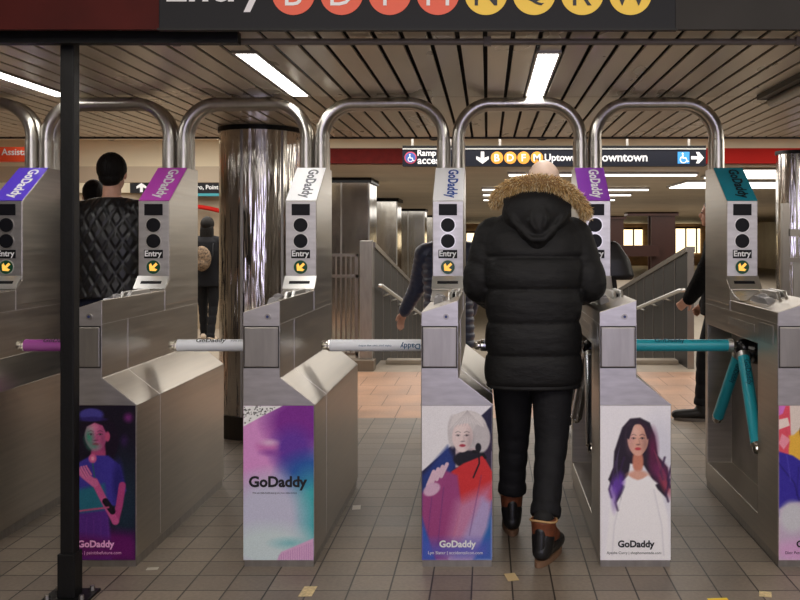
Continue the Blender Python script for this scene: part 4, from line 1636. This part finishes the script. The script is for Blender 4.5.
# fur trim: a soft roll covered with hair strands
FUR = bpy.data.materials.new('fur_tan')
FUR.use_nodes = True
b_ = FUR.node_tree.nodes['Principled BSDF']
b_.inputs['Roughness'].default_value = .6
at_ = FUR.node_tree.nodes.new('ShaderNodeVertexColor')
at_.layer_name = 'fur'
FUR.node_tree.links.new(at_.outputs[0], b_.inputs['Base Color'])
ctrl = [V(-.185, .02, 1.655), V(-.172, -.03, 1.682), V(-.140, -.07, 1.712), V(-.085, -.10, 1.735), V(-.015, -.115, 1.745), V(.06, -.115, 1.742), V(.13, -.10, 1.720),
        V(.19, -.07, 1.682), V(.235, -.03, 1.635), V(.256, .02, 1.592)]


def crv(t):
    t = max(0, min(.9999, t)) * (len(ctrl) - 1)
    i = int(t)
    f = t - i
    p = [ctrl[max(0, min(len(ctrl) - 1, i + k))] for k in (-1, 0, 1, 2)]
    return 0.5 * ((2 * p[1]) + (p[2] - p[0]) * f + (2 * p[0] - 5 * p[1] + 4 * p[2] - p[3]) * f * f + (3 * p[1] - p[0] - 3 * p[2] + p[3]) * f ** 3)


core = bmesh.new()
tube(core, [crv(k / 30) for k in range(31)], [.020 + .012 * math.sin(PI * k / 30) for k in range(31)], 14)
verts, faces, cols = [], [], []
rnd = random.Random(4)
for k in range(9000):
    t = rnd.random()
    p = crv(t)
    tg = (crv(min(1, t + .01)) - crv(max(0, t - .01))).normalized()
    up = V(0, -.45, 1)
    up = (up - tg * up.dot(tg)).normalized()
    sd = tg.cross(up)
    a = rnd.uniform(0, 2 * PI)
    nrm = up * math.cos(a) + sd * math.sin(a)
    rad = .018 + .014 * math.sin(PI * t)
    root = p + nrm * rad * .8
    dirn = (nrm + V(rnd.uniform(-.5, .5), rnd.uniform(-.5, .5), rnd.uniform(-.55, .45)) + tg * (t - .5) * 1.2).normalized()
    L = rnd.uniform(.014, .027) + (.009 if rnd.random() < .25 else 0)
    tip = root + dirn * L + V(0, 0, -.006)
    sw = dirn.cross(V(rnd.uniform(-1, 1), rnd.uniform(-1, 1), rnd.uniform(-1, 1))).normalized() * rnd.uniform(.0010, .0019)
    mid = root.lerp(tip, .5) + nrm * .003
    i0 = len(verts)
    verts += [root - sw, root + sw, mid + sw * .8, mid - sw * .8, tip]
    faces += [(i0, i0 + 1, i0 + 2, i0 + 3), (i0 + 3, i0 + 2, i0 + 4)]
    v_ = rnd.random()
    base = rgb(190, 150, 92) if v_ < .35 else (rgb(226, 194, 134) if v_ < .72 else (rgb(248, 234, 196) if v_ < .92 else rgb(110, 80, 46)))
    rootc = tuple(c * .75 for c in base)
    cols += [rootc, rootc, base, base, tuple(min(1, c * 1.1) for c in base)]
me = bpy.data.meshes.new('fur_trim')
cm = bpy.data.meshes.new('core')
core.to_mesh(cm)
nv = len(verts)
allv = [tuple(v) for v in verts] + [tuple(v.co) for v in cm.vertices]
allf = faces + [tuple(i + nv for i in p.vertices) for p in cm.polygons]
me.from_pydata(allv, [], allf)
at = me.color_attributes.new('fur', 'FLOAT_COLOR', 'POINT')
cc = [(*c, 1) for c in cols] + [(*rgb(140, 108, 66), 1)] * len(cm.vertices)
at.data.foreach_set('color', np.array(cc, dtype=float).reshape(-1))
core.free()
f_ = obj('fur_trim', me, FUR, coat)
f_['label'] = 'tan fur trim along the edge of the hood'
# short grey hair round the sides of the head
bm = bmesh.new()
ball(bm, P(0, -.028, -.005), 1, (.083, .088, .085), None, 3)
bmesh.ops.bisect_plane(bm, geom=bm.verts[:] + bm.edges[:] + bm.faces[:], plane_co=P(0, 0, .058), plane_no=(0, -.25, 1), clear_outer=True)
bmesh.ops.bisect_plane(bm, geom=bm.verts[:] + bm.edges[:] + bm.faces[:], plane_co=P(0, .03, 0), plane_no=(0, 1, 0), clear_outer=True)
obj('hair', bm, HAIRG, man, smooth=True)
# spectacles arm visible at the temple
bm = bmesh.new()
tube(bm, [P(.083, -.03, .012), P(.084, .08, .016)], .0025, 8)
tube(bm, [P(-.083, -.03, .012), P(-.084, .08, .016)], .0025, 8)
tube(bm, [P(-.08, .09, .012), P(-.02, .115, .008), P(.02, .115, .008), P(.08, .09, .012)], .0025, 8)
obj('glasses', bm, BLACK, man)
JEAN = mat('black_jeans', rgb(22, 22, 26), .75, noise=((25, 25, 8), .25), bump=((12, 12, 26), .6), spec=.3)
trousers(J, JEAN, man, .017, .135)
BOOTB = mat('boot_black', rgb(24, 24, 26), .4, bump=((20, 20, 60), .3))
BOOTR = mat('boot_brown', rgb(112, 60, 36), .55, noise=((40, 40, 40), .3))
SOLE = mat('boot_sole', rgb(122, 92, 70), .6)
DARKSOCK = mat('dark_sock', rgb(18, 17, 18), .8)
for s in 'LR':
    an, f = J['an' + s], J['foot' + s]
    o, PP = shoe(an, f, .30, .12, BOOTB, SOLE, man, 'boot')
    bm = bmesh.new()
    ca = PP(-.002, 0, 0)
    loft(bm, [(ca.x, ca.y, .11, .050, .052), (ca.x, ca.y, .14, .054, .056), (ca.x, ca.y, .175, .056, .058), (ca.x, ca.y, .20, .062, .064)], 28, 2)
    chain(bm, [(PP(.13, 0, .088), .038), (PP(.06, 0, .115), .050), (PP(.03, 0, .15), .048)])
    o2 = obj('boot_collar', remesh(bm, .007, 2), BOOTR, o, smooth=True)
    bm = bmesh.new()
    chain(bm, [(PP(-.045, 0, .07), .030), (PP(-.034, 0, .155), .030)])
    obj('heel_guard', remesh(bm, .006, 2), BOOTB, o, smooth=True)
    o2['label'] = 'brown leather upper'
    bm = bmesh.new()
    chain(bm, [(PP(.0, 0, .12), .050), (PP(.0, 0, .20), .048)])
    obj('sock', bm, DARKSOCK, man, smooth=True)
    bm = bmesh.new()
    for k in range(5):
        a0 = PP(.10 - k * .02, -.03, .11 + k * .018)
        a1 = PP(.10 - k * .02, .03, .115 + k * .018)
        chain(bm, [(a0, .004), (PP(.115 - k * .02, 0, .125 + k * .018), .004), (a1, .004)], 1)
    obj('laces', bm, mat('laces', rgb(200, 160, 60), .6), o, smooth=True)
    bm = bmesh.new()
    ring = [PP(-.002 + .060 * math.cos(a), .061 * math.sin(a), .198 + .006 * math.cos(a * 2)) for a in [k * PI / 10 for k in range(21)]]
    tube(bm, ring, .005, 8)
    obj('fleece_cuff', bm, mat('fleece', rgb(188, 150, 104), .8), o, smooth=True)

# ---- man in quilted black jacket, left
def standing(h=1.0, step=.0, armf=0.0):
    J = dict(head=V(0, .02, 1.63), neck=V(0, 0, 1.47), chest=V(0, 0, 1.28), pelvis=V(0, 0, .95), shL=V(-.18, 0, 1.40), shR=V(.18, 0, 1.40),
             elL=V(-.23, -.03 + armf, 1.12), elR=V(.23, -.03 - armf, 1.12), wrL=V(-.22, .08 + armf * 2, .88), wrR=V(.22, .08 - armf, .88),
             hipL=V(-.09, 0, .90), hipR=V(.09, 0, .90), knL=V(-.09, step * .5 + .02, .50), knR=V(.09, -step * .4 + .03, .50), anL=V(-.09, step, .10), anR=V(.09, -step, .11))
    for k in J:
        J[k] = J[k] * h
    return J


def jacket(J, m, parent, hem, seams=(), w_=.20, d_=.135, sl=.07, puffs=0, name='jacket', bul=0.0, long_flare=0.0):
    h = J['neck'].z / 1.47
    rings = interp_rings([(hem, J['pelvis'].x, J['pelvis'].y, w_ + .01 + long_flare, d_ + .01 + long_flare * .6), (J['pelvis'].z + .1, J['pelvis'].x, J['pelvis'].y, w_ - .01, d_),
                          (J['chest'].z, J['chest'].x, J['chest'].y, w_ + .01, d_), (J['shL'].z + .01, J['chest'].x, J['neck'].y, w_ - .01, d_ * .85),
                          (J['shL'].z + .05 * h, J['neck'].x, J['neck'].y, w_ * .62, d_ * .7), (J['neck'].z + .03, J['neck'].x, J['neck'].y, .075, .075)],
                         .01, seams, .009, .008, bul)
    bm = bmesh.new()
    loft(bm, rings, 40, 2.4)
    for s in 'LR':
        sh, el, wr = J['sh' + s], J['el' + s], J['wr' + s]
        chain(bm, [(J['neck'] + V(0, 0, -.02), .066), (sh, sl + .012)])
        if puffs:
            chain(bm, puff(sh, el, sl + .01, sl, puffs, .016))
            chain(bm, puff(el, wr, sl, sl * .72, puffs, .016))
        else:
            chain(bm, [(sh, sl + .012), (el, sl), (wr, sl * .7)])
    return obj(name, remesh(bm, .0085, 2), m, parent, smooth=True)


def quilt_mat():
    m = bpy.data.materials.new('quilted_black')
    m.use_nodes = True
    nt = m.node_tree
    b = nt.nodes['Principled BSDF']
    b.inputs['Base Color'].default_value = (*rgb(24, 24, 26), 1)
    b.inputs['Roughness'].default_value = .38
    tc = nt.nodes.new('ShaderNodeTexCoord')
    sp = nt.nodes.new('ShaderNodeSeparateXYZ')
    nt.links.new(tc.outputs['Object'], sp.inputs[0])

    def tri(sign):
        a = nt.nodes.new('ShaderNodeMath')
        a.operation = 'MULTIPLY_ADD'
        a.inputs[1].default_value = 0.60 * sign
        nt.links.new(sp.outputs['Z'], a.inputs[0])
        nt.links.new(sp.outputs['X'], a.inputs[2])
        p = nt.nodes.new('ShaderNodeMath')
        p.operation = 'PINGPONG'
        p.inputs[1].default_value = 0.042
        nt.links.new(a.outputs[0], p.inputs[0])
        r = nt.nodes.new('ShaderNodeMapRange')
        r.inputs[1].default_value = 0
        r.inputs[2].default_value = 0.024
        r.interpolation_type = 'SMOOTHSTEP'
        nt.links.new(p.outputs[0], r.inputs[0])
        return r
    mi = nt.nodes.new('ShaderNodeMath')
    mi.operation = 'MULTIPLY'
    nt.links.new(tri(1).outputs[0], mi.inputs[0])
    nt.links.new(tri(-1).outputs[0], mi.inputs[1])
    bp = nt.nodes.new('ShaderNodeBump')
    bp.inputs['Strength'].default_value = 1.0
    bp.inputs['Distance'].default_value = .007
    nt.links.new(mi.outputs[0], bp.inputs['Height'])
    nt.links.new(bp.outputs[0], b.inputs['Normal'])
    return m


DARKT = fabric('dark_trousers', rgb(16, 16, 20), .8)
SHB = mat('shoe_black', rgb(26, 25, 25), .4)
SHS = mat('shoe_sole', rgb(60, 56, 52), .6)


def crop_hair(P, parent, m=HAIRD, grow=1.0, long=0):
    bm = bmesh.new()
    ball(bm, P(0, -.022, .03), 1, (.086 * grow, .098 * grow, .10 * grow), None, 3)
    bmesh.ops.bisect_plane(bm, geom=bm.verts[:] + bm.edges[:] + bm.faces[:], plane_co=P(0, .045, .03), plane_no=(0, 1, -.75), clear_outer=True)
    ball(bm, P(0, -.05, -.03), 1, (.070, .058, .06), None, 3)
    if long:
        loft(bm, [(P(0, 0, 0).x, P(0, -.05, 0).y, P(0, 0, 0).z - long, .07, .03), (P(0, 0, 0).x, P(0, -.055, 0).y, P(0, 0, 0).z - long * .6, .10, .045),
                  (P(0, 0, 0).x, P(0, -.045, 0).y, P(0, 0, 0).z - .05, .098, .07), (P(0, 0, 0).x, P(0, -.03, 0).y, P(0, 0, 0).z + .07, .08, .08)], 24, 2)
    return obj('hair', bm, m, parent, smooth=True)


J = standing(1.165)
J['elL'] = V(-.27, .03, 1.30)
J['elR'] = V(.27, .03, 1.30)
J['wrL'] = V(-.16, .26, 1.22)
J['wrR'] = V(.16, .26, 1.22)
m1, P = person('person in a black diamond-quilted jacket with short dark hair behind the left turnstiles', J, (-2.41, 1.72, 0), 0, SKIN, .01)
jacket(J, quilt_mat(), m1, 1.10, w_=.232, d_=.15, sl=.078)
bm = bmesh.new()
cyl(bm, (0, 0, 1.66), (0, .0, 1.715), .085, .072, 28)
obj('collar', bm, PARKA, m1, smooth=True)
crop_hair(P, m1, grow=1.06)
trousers(J, fabric('navy_jeans', rgb(34, 38, 54)), m1, .012, .0)
for s in 'LR':
    shoe(J['an' + s], (0, 1, 0), .29, .09, SHB, SHS, m1)

# ---- second person beyond him
J = standing(1.12)
m2, P = person('person in dark clothes whose dark hair shows over the quilted jacket shoulder', J, (-3.15, 3.15, 0), .3, SKIN, .012)
jacket(J, fabric('charcoal_coat', rgb(36, 34, 36)), m2, .95, w_=.21, d_=.14)
crop_hair(P, m2)
trousers(J, DARKT, m2, .012)
for s in 'LR':
    shoe(J['an' + s], (0, 1, 0), .27, .09, SHB, SHS, m2)

# ---- woman with backpack far left
J = standing(1.02, .14)
m3, P = person('person with long dark hair and dark coat walking away beside the round column', J, (-4.03, 8.9, 0), 0, SKIN, .012)
jacket(J, fabric('black_coat', rgb(15, 15, 20)), m3, .80, w_=.21, d_=.14, name='coat')
crop_hair(P, m3, grow=1.12, long=.42)
trousers(J, DARKT, m3, .004)
for s in 'LR':
    shoe(J['an' + s], (0, 1, 0), .25, .08, mat('beige_shoe', rgb(206, 186, 166), .6), SHS, m3)
t = empty('backpack', (-4.03, 8.86, 1.0), 'small patterned brown backpack worn by the far left walker', 'backpack')
bm = bmesh.new()
ball(bm, (.0, -.22, .20), 1, (.135, .085, .18), None, 3)
ball(bm, (.0, -.27, .12), 1, (.10, .05, .08), None, 3)
obj('bag_body', remesh(bm, .01, 2), mat('pattern_fabric', rgb(120, 98, 76), .8, noise=((45, 45, 45), .9, 5)), t, smooth=True)
for sd in (-1, 1):
    bm = bmesh.new()
    tube(bm, [(sd * .10, -.17, .10), (sd * .13, -.14, .26), (sd * .12, -.09, .40), (sd * .12, .04, .44)], .012, 8)
    obj('strap', bm, DARKT, t, smooth=True)

# ---- woman in slate puffer jacket behind turnstile 3
SLATE = mat('slate_puffer', rgb(56, 64, 90), .42, noise=((30, 30, 30), .15), bump=((20, 20, 20), .25), sheen=.2)
J = standing(.98, .10)
J['yaw'] = 0
J['head'] = V(.0, .03, 1.58)
J['shL'] = V(-.19, 0, 1.36)
J['elL'] = V(-.25, .10, 1.10)
J['wrL'] = V(-.37, .18, .88)
J['hdL'] = V(-.25, .1, -.75)
J['hnL'] = V(.6, -.6, 0)
J['elR'] = V(.21, .06, 1.10)
J['wrR'] = V(.17, .12, .88)
m4, P = person('person in a slate blue quilted puffer jacket, mostly behind the white-panelled middle turnstile', J, (-.31, 3.1, 0), 0, SKIN, .006, curl=.35)
sl = tuple(.68 + k * .062 for k in range(12))
jacket(J, SLATE, m4, .62, seams=sl, w_=.20, d_=.145, sl=.072, puffs=6, name='puffer_jacket', bul=.006)
crop_hair(P, m4, long=.22)
trousers(J, DARKT, m4, .004)
for s in 'LR':
    shoe(J['an' + s], (0, 1, 0), .25, .08, SHB, SHS, m4)

# ---- walker at right behind turnstile 5 (faces left)
J = standing(1.035, .30)
J['knL'] = V(-.09, .12, .54)
J['anL'] = V(-.09, .15, .12)
J['knR'] = V(.09, -.08, .50)
J['anR'] = V(.09, -.42, .16)
J['elL'] = V(-.22, .14, 1.15)
J['wrL'] = V(-.20, .24, 1.00)
J['elR'] = V(.24, -.02, 1.15)
J['wrR'] = V(.22, .12, .93)
J['head'] = V(0, .06, 1.69)
J['hdL'] = V(.05, .75, -.65)
J['hnL'] = V(1, 0, 0)
J['hdR'] = V(.05, .75, -.65)
m5, P = person('person in a black fleecy coat walking left behind the rightmost turnstile', J, (1.90, 3.30, 0), math.radians(76), SKIN, .006, curl=.7)
FLE = mat('black_fleece', rgb(17, 16, 16), .95, noise=((60, 60, 60), .4), bump=((70, 70, 70), 1.0), spec=.2)
jacket(J, FLE, m5, .86, w_=.205, d_=.15, sl=.08, name='fleece_coat')
for s in 'LR':
    bm = bmesh.new()
    d = (J['wr' + s] - J['el' + s]).normalized()
    chain(bm, puff(J['wr' + s] - d * .12, J['wr' + s] - d * .01, .066, .056, 2, .006))
    o = obj('cuff', remesh(bm, .008, 2), mat('grey_cuff', rgb(96, 98, 104), .6), m5, smooth=True)
    o['label'] = 'grey quilted cuff'
crop_hair(P, m5)
trousers(J, DARKT, m5, .006, .06)
for s in 'LR':
    shoe(J['an' + s], (0, 1, 0), .30, .14, SHB, mat('snow_sole', rgb(96, 88, 82), .5), m5, 'boot')

# ---- person hidden behind the parka wearer, carrying the black bag
J = standing(.99, .12)
m6, P = person('person in a dark coat hidden behind the parka wearer and the purple-panelled turnstile', J, (.68, 2.75, 0), 0, SKIN, .012)
jacket(J, fabric('black_coat2', rgb(28, 26, 28)), m6, .80, w_=.20, d_=.13, name='coat')
crop_hair(P, m6)
trousers(J, DARKT, m6, .004)
for s in 'LR':
    shoe(J['an' + s], (0, 1, 0), .26, .08, SHB, SHS, m6)
t = empty('shoulder_bag', (.96, 2.72, 1.10), 'black soft shoulder bag showing to the right of the purple-panelled turnstile', 'bag')
bm = bmesh.new()
loft(bm, [(.0, 0, .07, .125, .05), (.0, 0, .10, .145, .065), (-.01, 0, .22, .12, .06), (-.03, 0, .34, .06, .03), (-.04, 0, .36, .04, .02)], 32, 2.6)
obj('bag_body', remesh(bm, .009, 3), mat('bag_black', rgb(26, 24, 26), .4), t, smooth=True)
bm = bmesh.new()
tube(bm, [(-.03, -.03, .34), (-.06, -.05, .40), (-.10, -.02, .405)], .008, 8)
obj('strap', bm, BLACK, t, smooth=True)
